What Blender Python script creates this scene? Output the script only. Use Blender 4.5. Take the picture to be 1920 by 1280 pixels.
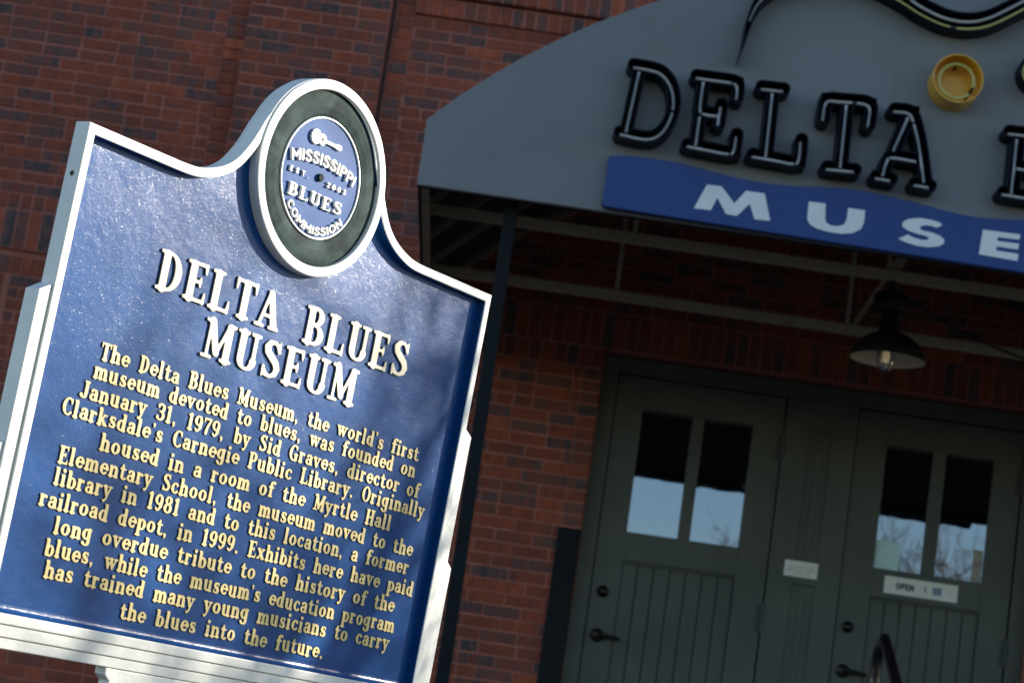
import bpy, math, random
import numpy as np
from mathutils import Matrix, Vector

for _o in list(bpy.data.objects):
    bpy.data.objects.remove(_o, do_unlink=True)
scene = bpy.context.scene
COL = scene.collection
R = math.radians
rng = random.Random(7)

# ------------------------------------------------------------------ camera
FPX, ROLL, PITCH, CAMZ = 4566.35, 0.144472, 0.208371, 1.3
cp, sp = math.cos(PITCH), math.sin(PITCH)
fw = np.array([0, cp, sp]); _up = np.array([0, -sp, cp]); _rt = np.array([1.0, 0, 0])
cr, sr = math.cos(ROLL), math.sin(ROLL)
cR = cr * _rt + sr * _up
cU = -sr * _rt + cr * _up
cam_d = bpy.data.cameras.new("camera")
cam = bpy.data.objects.new("camera", cam_d); COL.objects.link(cam)
cam.matrix_world = Matrix(((cR[0], cU[0], -fw[0], 0), (cR[1], cU[1], -fw[1], 0), (cR[2], cU[2], -fw[2], CAMZ), (0, 0, 0, 1)))
cam_d.sensor_width = 36; cam_d.lens = FPX / 1920 * 36
cam_d.clip_start = 0.05; cam_d.clip_end = 2000
cam_d.dof.use_dof = True; cam_d.dof.focus_distance = 4.25; cam_d.dof.aperture_fstop = 10.5
scene.camera = cam

def at(x, y, Y):
    """point of the photograph (1920 px wide) on the vertical plane Y, as (x, z)"""
    d = (x - 960) / FPX * cR - (y - 640) / FPX * cU + fw
    d = d / d[1] * Y
    return float(d[0]), float(d[2] + CAMZ)

# ------------------------------------------------------------------ light
SUN = np.array([1.68, 0.635, 0.57]); SUN = SUN / np.linalg.norm(SUN)
el = math.asin(SUN[2]); az = math.atan2(SUN[0], SUN[1])      # azimuth from +Y towards +X
world = bpy.data.worlds.new("World"); scene.world = world; world.use_nodes = True
nt = world.node_tree; nt.nodes.clear()
sky = nt.nodes.new("ShaderNodeTexSky"); sky.sky_type = 'NISHITA'; sky.sun_disc = False
sky.sun_elevation = el; sky.sun_rotation = az
sky.air_density = 1.0; sky.dust_density = 0.25; sky.ozone_density = 2.2
bg = nt.nodes.new("ShaderNodeBackground"); bg.inputs[1].default_value = 0.104
out = nt.nodes.new("ShaderNodeOutputWorld")
nt.links.new(sky.outputs[0], bg.inputs[0]); nt.links.new(bg.outputs[0], out.inputs[0])
sun_d = bpy.data.lights.new("sun", 'SUN'); sun_d.energy = 5.0; sun_d.angle = R(0.53); sun_d.color = (1.0, 0.93, 0.80)
sun = bpy.data.objects.new("sun", sun_d); COL.objects.link(sun)
sun.rotation_euler = Vector(SUN).to_track_quat('Z', 'Y').to_euler(); sun.location = (20, 8, 12)
vs = scene.view_settings
vs.view_transform = 'Standard'; vs.look = 'None'; vs.gamma = 1.0; vs.exposure = 1.05; vs.use_curve_mapping = False
scene.cycles.max_bounces = 8
scene.cycles.use_denoising = True

# ------------------------------------------------------------------ helpers
def tag(o, label=None, cat=None, group=None, kind=None):
    if label: o["label"] = label
    if cat: o["category"] = cat
    if group: o["group"] = group
    if kind: o["kind"] = kind
    return o

def empty(name, loc, label, cat, group=None):
    o = bpy.data.objects.new(name, None); COL.objects.link(o)
    o.empty_display_size = 0.1; o.location = loc
    return tag(o, label, cat, group)

class MB:
    def __init__(s): s.v = []; s.f = []; s.m = []; s.sm = []; s.col = []
    def add(s, verts, faces, mi=0, smooth=False, col=None):
        b = len(s.v)
        s.v.extend([tuple(map(float, p)) for p in verts])
        mis = mi if isinstance(mi, (list, tuple)) else [mi] * len(faces)
        for f, k in zip(faces, mis):
            s.f.append(tuple(b + i for i in f)); s.m.append(k); s.sm.append(smooth)
            s.col.append(col if col is not None else 0.5)
        return s
    def box(s, x0, x1, y0, y1, z0, z1, mi=0, bev=0.0, col=None):
        if bev <= 0:
            v = [(x0,y0,z0),(x1,y0,z0),(x1,y1,z0),(x0,y1,z0),(x0,y0,z1),(x1,y0,z1),(x1,y1,z1),(x0,y1,z1)]
            f = [(0,3,2,1),(4,5,6,7),(0,1,5,4),(1,2,6,5),(2,3,7,6),(3,0,4,7)]
            return s.add(v, f, mi, col=col)
        b = min(bev, (x1-x0)/2.2, (y1-y0)/2.2, (z1-z0)/2.2)
        X=(x0,x1);Y=(y0,y1);Z=(z0,z1); vi={}; v=[]
        for i in (0,1):
            for j in (0,1):
                for k in (0,1):
                    sx=b if i==0 else -b; sy=b if j==0 else -b; sz=b if k==0 else -b
                    vi[i,j,k,0]=len(v); v.append((X[i],Y[j]+sy,Z[k]+sz))
                    vi[i,j,k,1]=len(v); v.append((X[i]+sx,Y[j],Z[k]+sz))
                    vi[i,j,k,2]=len(v); v.append((X[i]+sx,Y[j]+sy,Z[k]))
        f=[]
        f.append([vi[0,j,k,0] for j,k in ((0,0),(0,1),(1,1),(1,0))]); f.append([vi[1,j,k,0] for j,k in ((0,0),(1,0),(1,1),(0,1))])
        f.append([vi[i,0,k,1] for i,k in ((0,0),(1,0),(1,1),(0,1))]); f.append([vi[i,1,k,1] for i,k in ((0,0),(0,1),(1,1),(1,0))])
        f.append([vi[i,j,0,2] for i,j in ((0,0),(0,1),(1,1),(1,0))]); f.append([vi[i,j,1,2] for i,j in ((0,0),(1,0),(1,1),(0,1))])
        for k in (0,1):
            for i in (0,1): f.append([vi[i,0,k,0],vi[i,0,k,2],vi[i,1,k,2],vi[i,1,k,0]])
            for j in (0,1): f.append([vi[0,j,k,1],vi[1,j,k,1],vi[1,j,k,2],vi[0,j,k,2]])
        for i in (0,1):
            for j in (0,1): f.append([vi[i,j,0,0],vi[i,j,1,0],vi[i,j,1,1],vi[i,j,0,1]])
        for i in (0,1):
            for j in (0,1):
                for k in (0,1): f.append([vi[i,j,k,0],vi[i,j,k,1],vi[i,j,k,2]])
        return s.add(v, f, mi, col=col)
    def tube(s, pts, r, n=10, mi=0, closed=False, caps=True):
        P = [np.array(p, float) for p in pts]; N = len(P)
        rr = r if hasattr(r, '__len__') else [r] * N
        V = []; prev = None
        for i in range(N):
            a = P[(i-1) % N] if (closed or i > 0) else P[i]
            b = P[(i+1) % N] if (closed or i < N-1) else P[i]
            t = b - a; t = t / (np.linalg.norm(t) + 1e-12)
            if prev is None:
                ref = np.array([0, 0, 1.0]) if abs(t[2]) < .9 else np.array([1.0, 0, 0])
                u = np.cross(ref, t)
            else:
                u = prev - t * np.dot(prev, t)
            u = u / (np.linalg.norm(u) + 1e-12); prev = u; w = np.cross(t, u)
            for k in range(n):
                an = 2 * math.pi * k / n
                V.append(P[i] + rr[i] * (math.cos(an) * u + math.sin(an) * w))
        F = []
        for i in range(N if closed else N-1):
            j = (i+1) % N
            for k in range(n):
                F.append((i*n+k, i*n+(k+1) % n, j*n+(k+1) % n, j*n+k))
        s.add(V, F, mi, True)
        if caps and not closed:
            s.add([V[k] for k in range(n)], [tuple(reversed(range(n)))], mi)
            s.add([V[(N-1)*n+k] for k in range(n)], [tuple(range(n))], mi)
        return s
    def lathe(s, prof, cx, cy, cz=0.0, n=32, mi=0, axis='Z', smooth=True):
        V = []; F = []
        for (r_, h) in prof:
            for k in range(n):
                a = 2*math.pi*k/n
                if axis == 'Z': V.append((cx + r_*math.cos(a), cy + r_*math.sin(a), cz + h))
                else: V.append((cx + r_*math.cos(a), cy - h, cz + r_*math.sin(a)))
        for i in range(len(prof)-1):
            for k in range(n):
                F.append((i*n+k, i*n+(k+1) % n, (i+1)*n+(k+1) % n, (i+1)*n+k))
        return s.add(V, F, mi, smooth)
    def bar(s, a, b, w, d, mi=0):
        """square bar from a to b in an XZ plane; w wide in plane, d deep in Y"""
        a = np.array(a, float); b = np.array(b, float); t = (b-a)/np.linalg.norm(b-a)
        nrm = np.array([-t[2], 0, t[0]]) * w/2; dy = np.array([0, d/2, 0])
        V = [a-nrm-dy, a+nrm-dy, a+nrm+dy, a-nrm+dy, b-nrm-dy, b+nrm-dy, b+nrm+dy, b-nrm+dy]
        return s.add(V, [(0,3,2,1),(4,5,6,7),(0,1,5,4),(1,2,6,5),(2,3,7,6),(3,0,4,7)], mi)
    def build(s, name, mats, parent=None, origin=None, attr=False, kind=None):
        me = bpy.data.meshes.new(name)
        vv = np.array(s.v)
        if origin is not None: vv = vv - np.array(origin)
        me.from_pydata([tuple(p) for p in vv], [], s.f)
        mats = mats if isinstance(mats, (list, tuple)) else [mats]
        for m in mats: me.materials.append(m)
        me.polygons.foreach_set("material_index", s.m)
        me.polygons.foreach_set("use_smooth", s.sm)
        if attr:
            a = me.attributes.new("tone", 'FLOAT', 'FACE'); a.data.foreach_set("value", s.col)
        me.update()
        o = bpy.data.objects.new(name, me); COL.objects.link(o)
        if parent is not None: o.parent = parent
        if origin is not None and parent is None: o.location = origin
        if kind: o["kind"] = kind
        return o

def part(mb, name, mats, parent, attr=False):
    """link mb (built in world coordinates) as a child of a root Empty that stands unrotated"""
    return mb.build(name, mats, parent, origin=world_loc(parent), attr=attr)

def world_loc(o):
    p = np.array(o.location)
    q = o.parent
    while q is not None:
        p = p + np.array(q.location); q = q.parent
    return p

# --- signed distance lettering: strokes are polylines of (x, y, radius)
def contour(strokes, step, ring=None, pad=None):
    segs = []
    for pl in strokes:
        if len(pl) == 1: pl = [pl[0], pl[0]]
        for a, b in zip(pl[:-1], pl[1:]): segs.append((a, b))
    A = np.array([s_[0] for s_ in segs], float); B = np.array([s_[1] for s_ in segs], float)
    mr = max(A[:, 2].max(), B[:, 2].max()); pad = mr + 3*step
    x0 = min(A[:, 0].min(), B[:, 0].min())-pad; x1 = max(A[:, 0].max(), B[:, 0].max())+pad
    y0 = min(A[:, 1].min(), B[:, 1].min())-pad; y1 = max(A[:, 1].max(), B[:, 1].max())+pad
    nx = int((x1-x0)/step)+2; ny = int((y1-y0)/step)+2
    gx = x0+np.arange(nx)*step; gy = y0+np.arange(ny)*step
    X, Y = np.meshgrid(gx, gy)
    D = np.full(X.shape, 1e9)
    for a, b in zip(A, B):
        dx, dy = b[0]-a[0], b[1]-a[1]; L = dx*dx+dy*dy
        t = np.clip(((X-a[0])*dx+(Y-a[1])*dy)/L, 0, 1) if L > 1e-12 else np.zeros_like(X)
        D = np.minimum(D, np.hypot(X-a[0]-t*dx, Y-a[1]-t*dy)-(a[2]+(b[2]-a[2])*t))
    if ring: D = np.maximum(D, -(D+ring))
    return march(D, gx, gy)

def march(D, gx, gy):
    D = np.where(np.abs(D) < 1e-7, 1e-7, D)
    S = D < 0; ny, nx = D.shape; nxt = {}
    def ept(e):
        (k, j, i) = e
        if k == 0:
            t = D[j, i]/(D[j, i]-D[j, i+1]); return (gx[i]+t*(gx[i+1]-gx[i]), gy[j])
        t = D[j, i]/(D[j, i]-D[j+1, i]); return (gx[i], gy[j]+t*(gy[j+1]-gy[j]))
    code = S[:-1, :-1]*1+S[:-1, 1:]*2+S[1:, 1:]*4+S[1:, :-1]*8
    for j, i in zip(*np.nonzero((code > 0) & (code < 15))):
        c = int(code[j, i]); b = (0, j, i); r = (1, j, i+1); t = (0, j+1, i); l = (1, j, i)
        tab = {1:[(b,l)],2:[(r,b)],3:[(r,l)],4:[(t,r)],5:[(b,r),(t,l)],6:[(t,b)],7:[(t,l)],8:[(l,t)],9:[(b,t)],10:[(l,b),(r,t)],11:[(r,t)],12:[(l,r)],13:[(b,r)],14:[(l,b)]}
        for a_, b_ in tab[c]: nxt[a_] = b_
    loops = []
    while nxt:
        s0 = next(iter(nxt)); lp = []; e = s0
        while e in nxt:
            lp.append(ept(e)); e = nxt.pop(e)
        if len(lp) > 5:
            loops.append(simplify(lp, (gx[1]-gx[0])*0.10))
    return loops

def simplify(lp, tol):
    P = np.array(lp)
    # light smoothing, then drop nearly collinear points
    P = 0.25*np.roll(P, 1, 0)+0.5*P+0.25*np.roll(P, -1, 0)
    keep = list(range(len(P))); ch = True
    while ch and len(keep) > 8:
        ch = False; new = []; skip = False; n = len(keep)
        for k in range(n):
            if skip: new.append(keep[k]); skip = False; continue
            a, b, c = P[keep[k-1]], P[keep[k]], P[keep[(k+1) % n]]
            ac = c-a; L = np.hypot(*ac)+1e-12
            d = abs(ac[0]*(b-a)[1]-ac[1]*(b-a)[0])/L
            if d < tol and L < tol*60: ch = True; skip = True
            else: new.append(keep[k])
        keep = new
    return [tuple(P[k]) for k in keep]

def plate(loops, z0, z1, bev=0.0, res=1):
    """solid from flat loops (holes by even-odd) between z0 and z1 -> (verts, faces, is_front)"""
    allp = np.array([p for lp in loops for p in lp]); k = 4.0/max(1e-6, float(np.ptp(allp, 0).max()))
    loops = [[(p[0]*k, p[1]*k) for p in lp] for lp in loops]; z0 *= k; z1 *= k; bev *= k
    cu = bpy.data.curves.new("tmp", 'CURVE'); cu.dimensions = '2D'; cu.fill_mode = 'BOTH'
    e = (z1-z0)/2
    cu.extrude = max(e-bev, 1e-5); cu.bevel_depth = bev; cu.bevel_resolution = res-1; cu.offset = -bev
    for lp in loops:
        sp_ = cu.splines.new('POLY'); sp_.points.add(len(lp)-1)
        for p, q in zip(sp_.points, lp): p.co = (q[0], q[1], 0, 1)
        sp_.use_cyclic_u = True
    ob = bpy.data.objects.new("tmp", cu); COL.objects.link(ob)
    dg = bpy.context.evaluated_depsgraph_get(); ev = ob.evaluated_get(dg); me = ev.to_mesh()
    V = np.array([v.co[:] for v in me.vertices]).reshape(-1, 3)
    F = [tuple(p.vertices) for p in me.polygons]
    NZ = [p.normal.z for p in me.polygons]
    ev.to_mesh_clear(); bpy.data.objects.remove(ob, do_unlink=True); bpy.data.curves.remove(cu)
    V[:, 2] += (z0+z1)/2
    V /= k
    return V, F, NZ

# ------------------------------------------------------------------ materials
def mat(name, base, rough=0.5, metal=0.0, spec=0.5, coat=0.0, coat_rough=0.1, vary=0.0, vscale=3.0, bump=0.0, bscale=60.0, rvary=0.0, emis=None):
    m = bpy.data.materials.new(name); m.use_nodes = True
    n = m.node_tree.nodes; l = m.node_tree.links; b = n["Principled BSDF"]
    b.inputs["Base Color"].default_value = (*base, 1); b.inputs["Roughness"].default_value = rough
    b.inputs["Metallic"].default_value = metal; b.inputs["Specular IOR Level"].default_value = spec
    b.inputs["Coat Weight"].default_value = coat; b.inputs["Coat Roughness"].default_value = coat_rough
    tc = n.new("ShaderNodeTexCoord")
    if vary > 0:
        t = n.new("ShaderNodeTexNoise"); t.inputs["Scale"].default_value = vscale; t.inputs["Detail"].default_value = 6; t.inputs["Roughness"].default_value = .65
        l.new(tc.outputs["Object"], t.inputs["Vector"])
        mr = n.new("ShaderNodeMapRange"); mr.inputs[1].default_value = .3; mr.inputs[2].default_value = .7
        mr.inputs[3].default_value = 1-vary; mr.inputs[4].default_value = 1+vary
        l.new(t.outputs["Fac"], mr.inputs[0])
        mx = n.new("ShaderNodeMix"); mx.data_type = 'RGBA'; mx.blend_type = 'MULTIPLY'; mx.inputs[0].default_value = 1
        mx.inputs[6].default_value = (*base, 1); l.new(mr.outputs[0], mx.inputs[7]); l.new(mx.outputs[2], b.inputs["Base Color"])
        if rvary > 0:
            mr2 = n.new("ShaderNodeMapRange"); mr2.inputs[1].default_value = .3; mr2.inputs[2].default_value = .7
            mr2.inputs[3].default_value = rough-rvary; mr2.inputs[4].default_value = rough+rvary
            l.new(t.outputs["Fac"], mr2.inputs[0]); l.new(mr2.outputs[0], b.inputs["Roughness"])
    if bump > 0:
        t = n.new("ShaderNodeTexNoise"); t.inputs["Scale"].default_value = bscale; t.inputs["Detail"].default_value = 4
        l.new(tc.outputs["Object"], t.inputs["Vector"])
        bp = n.new("ShaderNodeBump"); bp.inputs["Strength"].default_value = bump; bp.inputs["Distance"].default_value = 0.2/bscale
        l.new(t.outputs["Fac"], bp.inputs["Height"]); l.new(bp.outputs[0], b.inputs["Normal"])
    return m

def mat_cast_blue():
    m = bpy.data.materials.new("cast_blue_enamel"); m.use_nodes = True
    n = m.node_tree.nodes; l = m.node_tree.links; b = n["Principled BSDF"]
    b.inputs["Roughness"].default_value = 0.26; b.inputs["Specular IOR Level"].default_value = 0.14
    b.inputs["Coat Weight"].default_value = 0.10; b.inputs["Coat Roughness"].default_value = 0.09
    tc = n.new("ShaderNodeTexCoord")
    v = n.new("ShaderNodeTexNoise"); v.inputs["Scale"].default_value = 7; v.inputs["Detail"].default_value = 5
    l.new(tc.outputs["Object"], v.inputs["Vector"])
    cr_ = n.new("ShaderNodeValToRGB"); cr_.color_ramp.elements[0].position = .3; cr_.color_ramp.elements[1].position = .75
    cr_.color_ramp.elements[0].color = (0.006, 0.055, 0.195, 1); cr_.color_ramp.elements[1].color = (0.009, 0.072, 0.250, 1)
    l.new(v.outputs["Fac"], cr_.inputs[0]); l.new(cr_.outputs[0], b.inputs["Base Color"])
    h = None; prev = None
    for sc, dist, st, det in ((8, .012, .13, 2), (60, .0018, .20, 3), (300, .0007, .30, 2)):
        t = n.new("ShaderNodeTexNoise"); t.inputs["Scale"].default_value = sc; t.inputs["Detail"].default_value = det
        l.new(tc.outputs["Object"], t.inputs["Vector"])
        bp = n.new("ShaderNodeBump"); bp.inputs["Strength"].default_value = st; bp.inputs["Distance"].default_value = dist
        l.new(t.outputs["Fac"], bp.inputs["Height"])
        if prev: l.new(prev.outputs[0], bp.inputs["Normal"])
        prev = bp
    l.new(prev.outputs[0], b.inputs["Normal"])
    t = n.new("ShaderNodeTexNoise"); t.inputs["Scale"].default_value = 640; t.inputs["Detail"].default_value = 1
    l.new(tc.outputs["Object"], t.inputs["Vector"])
    bp = n.new("ShaderNodeBump"); bp.inputs["Strength"].default_value = .62; bp.inputs["Distance"].default_value = .0005
    l.new(t.outputs["Fac"], bp.inputs["Height"]); l.new(prev.outputs[0], bp.inputs["Normal"]); l.new(bp.outputs[0], b.inputs["Coat Normal"])
    return m

def mat_brick():
    m = bpy.data.materials.new("red_brick"); m.use_nodes = True
    n = m.node_tree.nodes; l = m.node_tree.links; b = n["Principled BSDF"]
    b.inputs["Roughness"].default_value = 0.85; b.inputs["Specular IOR Level"].default_value = .25
    at_ = n.new("ShaderNodeAttribute"); at_.attribute_name = "tone"
    cr_ = n.new("ShaderNodeValToRGB"); e = cr_.color_ramp.elements
    e[0].position = 0; e[0].color = (0.085, 0.062, 0.064, 1); e[1].position = 1; e[1].color = (0.50, 0.14, 0.060, 1)
    for p, c in ((.12, (.160, .088, .080)), (.22, (.20, .078, .060)), (.40, (.250, .069, .044)), (.62, (.325, .079, .043)), (.82, (.40, .098, .047)), (.93, (.44, .122, .060))):
        q = e.new(p); q.color = (*c, 1)
    tc = n.new("ShaderNodeTexCoord")
    # flashed patches inside the bricks
    t = n.new("ShaderNodeTexNoise"); t.inputs["Scale"].default_value = 13; t.inputs["Detail"].default_value = 6; t.inputs["Roughness"].default_value = .75
    mp = n.new("ShaderNodeMapping"); mp.inputs["Scale"].default_value = (1.5, 1.5, .55)
    l.new(tc.outputs["Object"], mp.inputs["Vector"]); l.new(mp.outputs[0], t.inputs["Vector"])
    mr = n.new("ShaderNodeMapRange"); mr.inputs[1].default_value = .32; mr.inputs[2].default_value = .68; mr.inputs[3].default_value = -.40; mr.inputs[4].default_value = .26
    l.new(t.outputs["Fac"], mr.inputs[0])
    ad = n.new("ShaderNodeMath"); ad.operation = 'ADD'; ad.use_clamp = True
    l.new(at_.outputs["Fac"], ad.inputs[0]); l.new(mr.outputs[0], ad.inputs[1]); l.new(ad.outputs[0], cr_.inputs[0])
    # grey-violet iron spots
    t2 = n.new("ShaderNodeTexNoise"); t2.inputs["Scale"].default_value = 16; t2.inputs["Detail"].default_value = 2
    l.new(tc.outputs["Object"], t2.inputs["Vector"])
    mr2 = n.new("ShaderNodeMapRange"); mr2.inputs[1].default_value = .60; mr2.inputs[2].default_value = .72; mr2.inputs[3].default_value = 0; mr2.inputs[4].default_value = .7
    l.new(t2.outputs["Fac"], mr2.inputs[0])
    mx = n.new("ShaderNodeMix"); mx.data_type = 'RGBA'; mx.inputs[7].default_value = (.085, .055, .065, 1)
    l.new(mr2.outputs[0], mx.inputs[0]); l.new(cr_.outputs[0], mx.inputs[6])
    t4 = n.new("ShaderNodeTexNoise"); t4.inputs["Scale"].default_value = 1.3; t4.inputs["Detail"].default_value = 7; t4.inputs["Roughness"].default_value = .7
    l.new(tc.outputs["Object"], t4.inputs["Vector"])
    mr4 = n.new("ShaderNodeMapRange"); mr4.inputs[1].default_value = .3; mr4.inputs[2].default_value = .7; mr4.inputs[3].default_value = .74; mr4.inputs[4].default_value = 1.18
    l.new(t4.outputs["Fac"], mr4.inputs[0])
    mx4 = n.new("ShaderNodeMix"); mx4.data_type = 'RGBA'; mx4.blend_type = 'MULTIPLY'; mx4.inputs[0].default_value = 1
    l.new(mx.outputs[2], mx4.inputs[6]); l.new(mr4.outputs[0], mx4.inputs[7]); l.new(mx4.outputs[2], b.inputs["Base Color"])
    t3 = n.new("ShaderNodeTexNoise"); t3.inputs["Scale"].default_value = 70; t3.inputs["Detail"].default_value = 5
    l.new(tc.outputs["Object"], t3.inputs["Vector"])
    bp = n.new("ShaderNodeBump"); bp.inputs["Strength"].default_value = .6; bp.inputs["Distance"].default_value = .004
    l.new(t3.outputs["Fac"], bp.inputs["Height"]); l.new(bp.outputs[0], b.inputs["Normal"])
    return m

M = dict(
    blue=mat_cast_blue(),
    white=mat("white_enamel", (.80, .79, .735), .42, coat=.2, coat_rough=.25, vary=.08, vscale=14, bump=.35, bscale=160),
    gold=mat("gold_letter_paint", (.84, .64, .25), .42, coat=.2, vary=.10, vscale=40, bump=.5, bscale=220),
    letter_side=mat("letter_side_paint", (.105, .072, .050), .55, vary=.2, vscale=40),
    cream=mat("cream_letter_paint", (.80, .69, .48), .42, coat=.2, vary=.08, vscale=40, bump=.5, bscale=220),
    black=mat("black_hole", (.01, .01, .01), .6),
    brick=mat_brick(),
    mortar=mat("red_mortar", (.42, .155, .115), .95, spec=.1, vary=.22, vscale=5, bump=.4, bscale=120),
    fascia=mat("grey_canopy_metal", (.205, .213, .222), .55, vary=.10, vscale=1.6, bump=.25, bscale=2.2),
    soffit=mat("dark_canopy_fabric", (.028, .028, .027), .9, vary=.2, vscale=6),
    steel=mat("cream_steel", (.47, .405, .30), .6, vary=.14, vscale=9),
    rib=mat("dull_rib_steel", (.24, .21, .165), .7, vary=.2, vscale=9),
    post=mat("dark_blue_steel", (.007, .010, .013), .7, spec=.2, vary=.2, vscale=8),
    navy=mat("navy_board", (.010, .050, .225), .42, vary=.08, vscale=2),
    board_letter=mat("board_letter_vinyl", (.86, .88, .88), .5, vary=.05, vscale=8),
    can=mat("black_navy_enamel", (.0035, .005, .015), .42, spec=.12, vary=.2, vscale=10),
    tube=mat("white_neon_glass", (.62, .62, .65), .18, coat=.5, vary=.06, vscale=30),
    ytube=mat("yellow_neon_glass", (.58, .56, .16), .2, coat=.5, vary=.06, vscale=30),
    yellow=mat("yellow_enamel", (.88, .46, .025), .4, coat=.3, vary=.08, vscale=14),
    door=mat("grey_green_door_paint", (.078, .086, .070), .50, vary=.20, vscale=3, bump=.2, bscale=90),
    hinge=mat("painted_hinge", (.045, .052, .045), .5, vary=.2, vscale=20),
    groove=mat("door_groove", (.020, .024, .021), .8),
    guard=mat("dark_guard_metal", (.010, .012, .015), .7, spec=.2, vary=.2, vscale=5),
    bronze=mat("dark_bronze", (.030, .026, .024), .32, metal=.7, vary=.2, vscale=20),
    paper=mat("sign_paper", (.84, .81, .72), .6, vary=.06, vscale=12),
    cyan=mat("pale_cyan_paper", (.62, .86, .84), .6, vary=.12, vscale=22),
    ink=mat("sign_ink", (.035, .035, .04), .6),
    blue_ink=mat("blue_ink", (.02, .13, .27), .6),
    poster=mat("faded_poster", (.40, .36, .30), .7, vary=.6, vscale=16),
    rail=mat("black_gloss_paint", (.010, .010, .011), .22, coat=.6),
    lamp=mat("black_lamp_enamel", (.008, .008, .009), .5),
    lamp_in=mat("white_lamp_enamel", (.88, .76, .54), .5),
    concrete=mat("concrete", (.10, .094, .086), .9, vary=.18, vscale=1.3, bump=.3, bscale=40),
    asphalt=mat("asphalt", (.045, .043, .040), .95, vary=.25, vscale=.8, bump=.5, bscale=60),
    bark=mat("grey_bark", (.10, .085, .07), .9, vary=.3, vscale=6),
    roof=mat("roof_felt", (.06, .06, .06), .9, vary=.2, vscale=1),
)
def glass_dark():
    m = bpy.data.materials.new("reflective_window_glass"); m.use_nodes = True
    b = m.node_tree.nodes["Principled BSDF"]
    b.inputs["Base Color"].default_value = (.006, .007, .008, 1); b.inputs["Roughness"].default_value = .015
    n = m.node_tree.nodes; l = m.node_tree.links
    tc = n.new("ShaderNodeTexCoord"); t = n.new("ShaderNodeTexNoise"); t.inputs["Scale"].default_value = 5; l.new(tc.outputs["Object"], t.inputs["Vector"])
    bp = n.new("ShaderNodeBump"); bp.inputs["Strength"].default_value = .09; bp.inputs["Distance"].default_value = .004
    l.new(t.outputs["Fac"], bp.inputs["Height"]); l.new(bp.outputs[0], b.inputs["Normal"])
    b.inputs["Specular Tint"].default_value = (.84, .92, 1.0, 1)
    b.inputs["IOR"].default_value = 3.8; b.inputs["Specular IOR Level"].default_value = .5
    return m
M["glass"] = glass_dark()
def glass_clear():
    m = bpy.data.materials.new("clear_jar_glass"); m.use_nodes = True
    b = m.node_tree.nodes["Principled BSDF"]
    b.inputs["Base Color"].default_value = (.95, .97, .96, 1); b.inputs["Roughness"].default_value = .04
    b.inputs["Transmission Weight"].default_value = .92; b.inputs["IOR"].default_value = 1.3
    return m
M["jar"] = glass_clear()
def mat_record():
    m = mat("record_black", (.050, .066, .062), .58, spec=.035)
    n = m.node_tree.nodes; l = m.node_tree.links; b = n["Principled BSDF"]
    tc = [x for x in n if x.type == 'TEX_COORD'][0]
    t = n.new("ShaderNodeTexNoise"); t.inputs["Scale"].default_value = 14; t.inputs["Detail"].default_value = 7; t.inputs["Distortion"].default_value = 1.6
    l.new(tc.outputs["Object"], t.inputs["Vector"])
    c = n.new("ShaderNodeValToRGB"); c.color_ramp.elements[0].position = .35; c.color_ramp.elements[1].position = .8
    c.color_ramp.elements[0].color = (.017, .029, .029, 1); c.color_ramp.elements[1].color = (.066, .100, .098, 1)
    l.new(t.outputs["Fac"], c.inputs[0]); l.new(c.outputs[0], b.inputs["Base Color"])
    bp = n.new("ShaderNodeBump"); bp.inputs["Strength"].default_value = .3; bp.inputs["Distance"].default_value = .0012
    t2 = n.new("ShaderNodeTexNoise"); t2.inputs["Scale"].default_value = 90; t2.inputs["Detail"].default_value = 4
    l.new(tc.outputs["Object"], t2.inputs["Vector"]); l.new(t2.outputs["Fac"], bp.inputs["Height"]); l.new(bp.outputs[0], b.inputs["Normal"])
    return m
M["record"] = mat_record()
M["bulb"] = mat("warm_lamp_bulb", (.85, .78, .60), .4)
_b = M["bulb"].node_tree.nodes["Principled BSDF"]; _b.inputs["Emission Color"].default_value = (1.0, .74, .40, 1); _b.inputs["Emission Strength"].default_value = .08
M["label_blue"] = mat("label_blue_enamel", (.026, .085, .26), .55, spec=.12, vary=.1, vscale=20, bump=.4, bscale=260)

# ------------------------------------------------------------------ setting
WY = 13.0                      # front face of the brickwork
FLOOR = 1.54                   # platform level in front of the doors
g = MB(); g.add([(-400, -400, 0), (400, -400, 0), (400, 400, 0), (-400, 400, 0)], [(0, 1, 2, 3)])
tag(g.build("ground", M["asphalt"]), kind="structure")
g = MB(); g.box(-9, 22, 10.7, 13.6, 0.0, FLOOR, bev=.012)
tag(g.build("platform", M["concrete"]), kind="structure")
g = MB()
for k in range(8):
    g.box(0.45, 3.15, 10.7-.29*(8-k), 10.695, .1711*k+(0.001 if k else 0), .1711*(k+1), bev=.008)
tag(g.build("steps", M["concrete"]), kind="structure")

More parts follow.
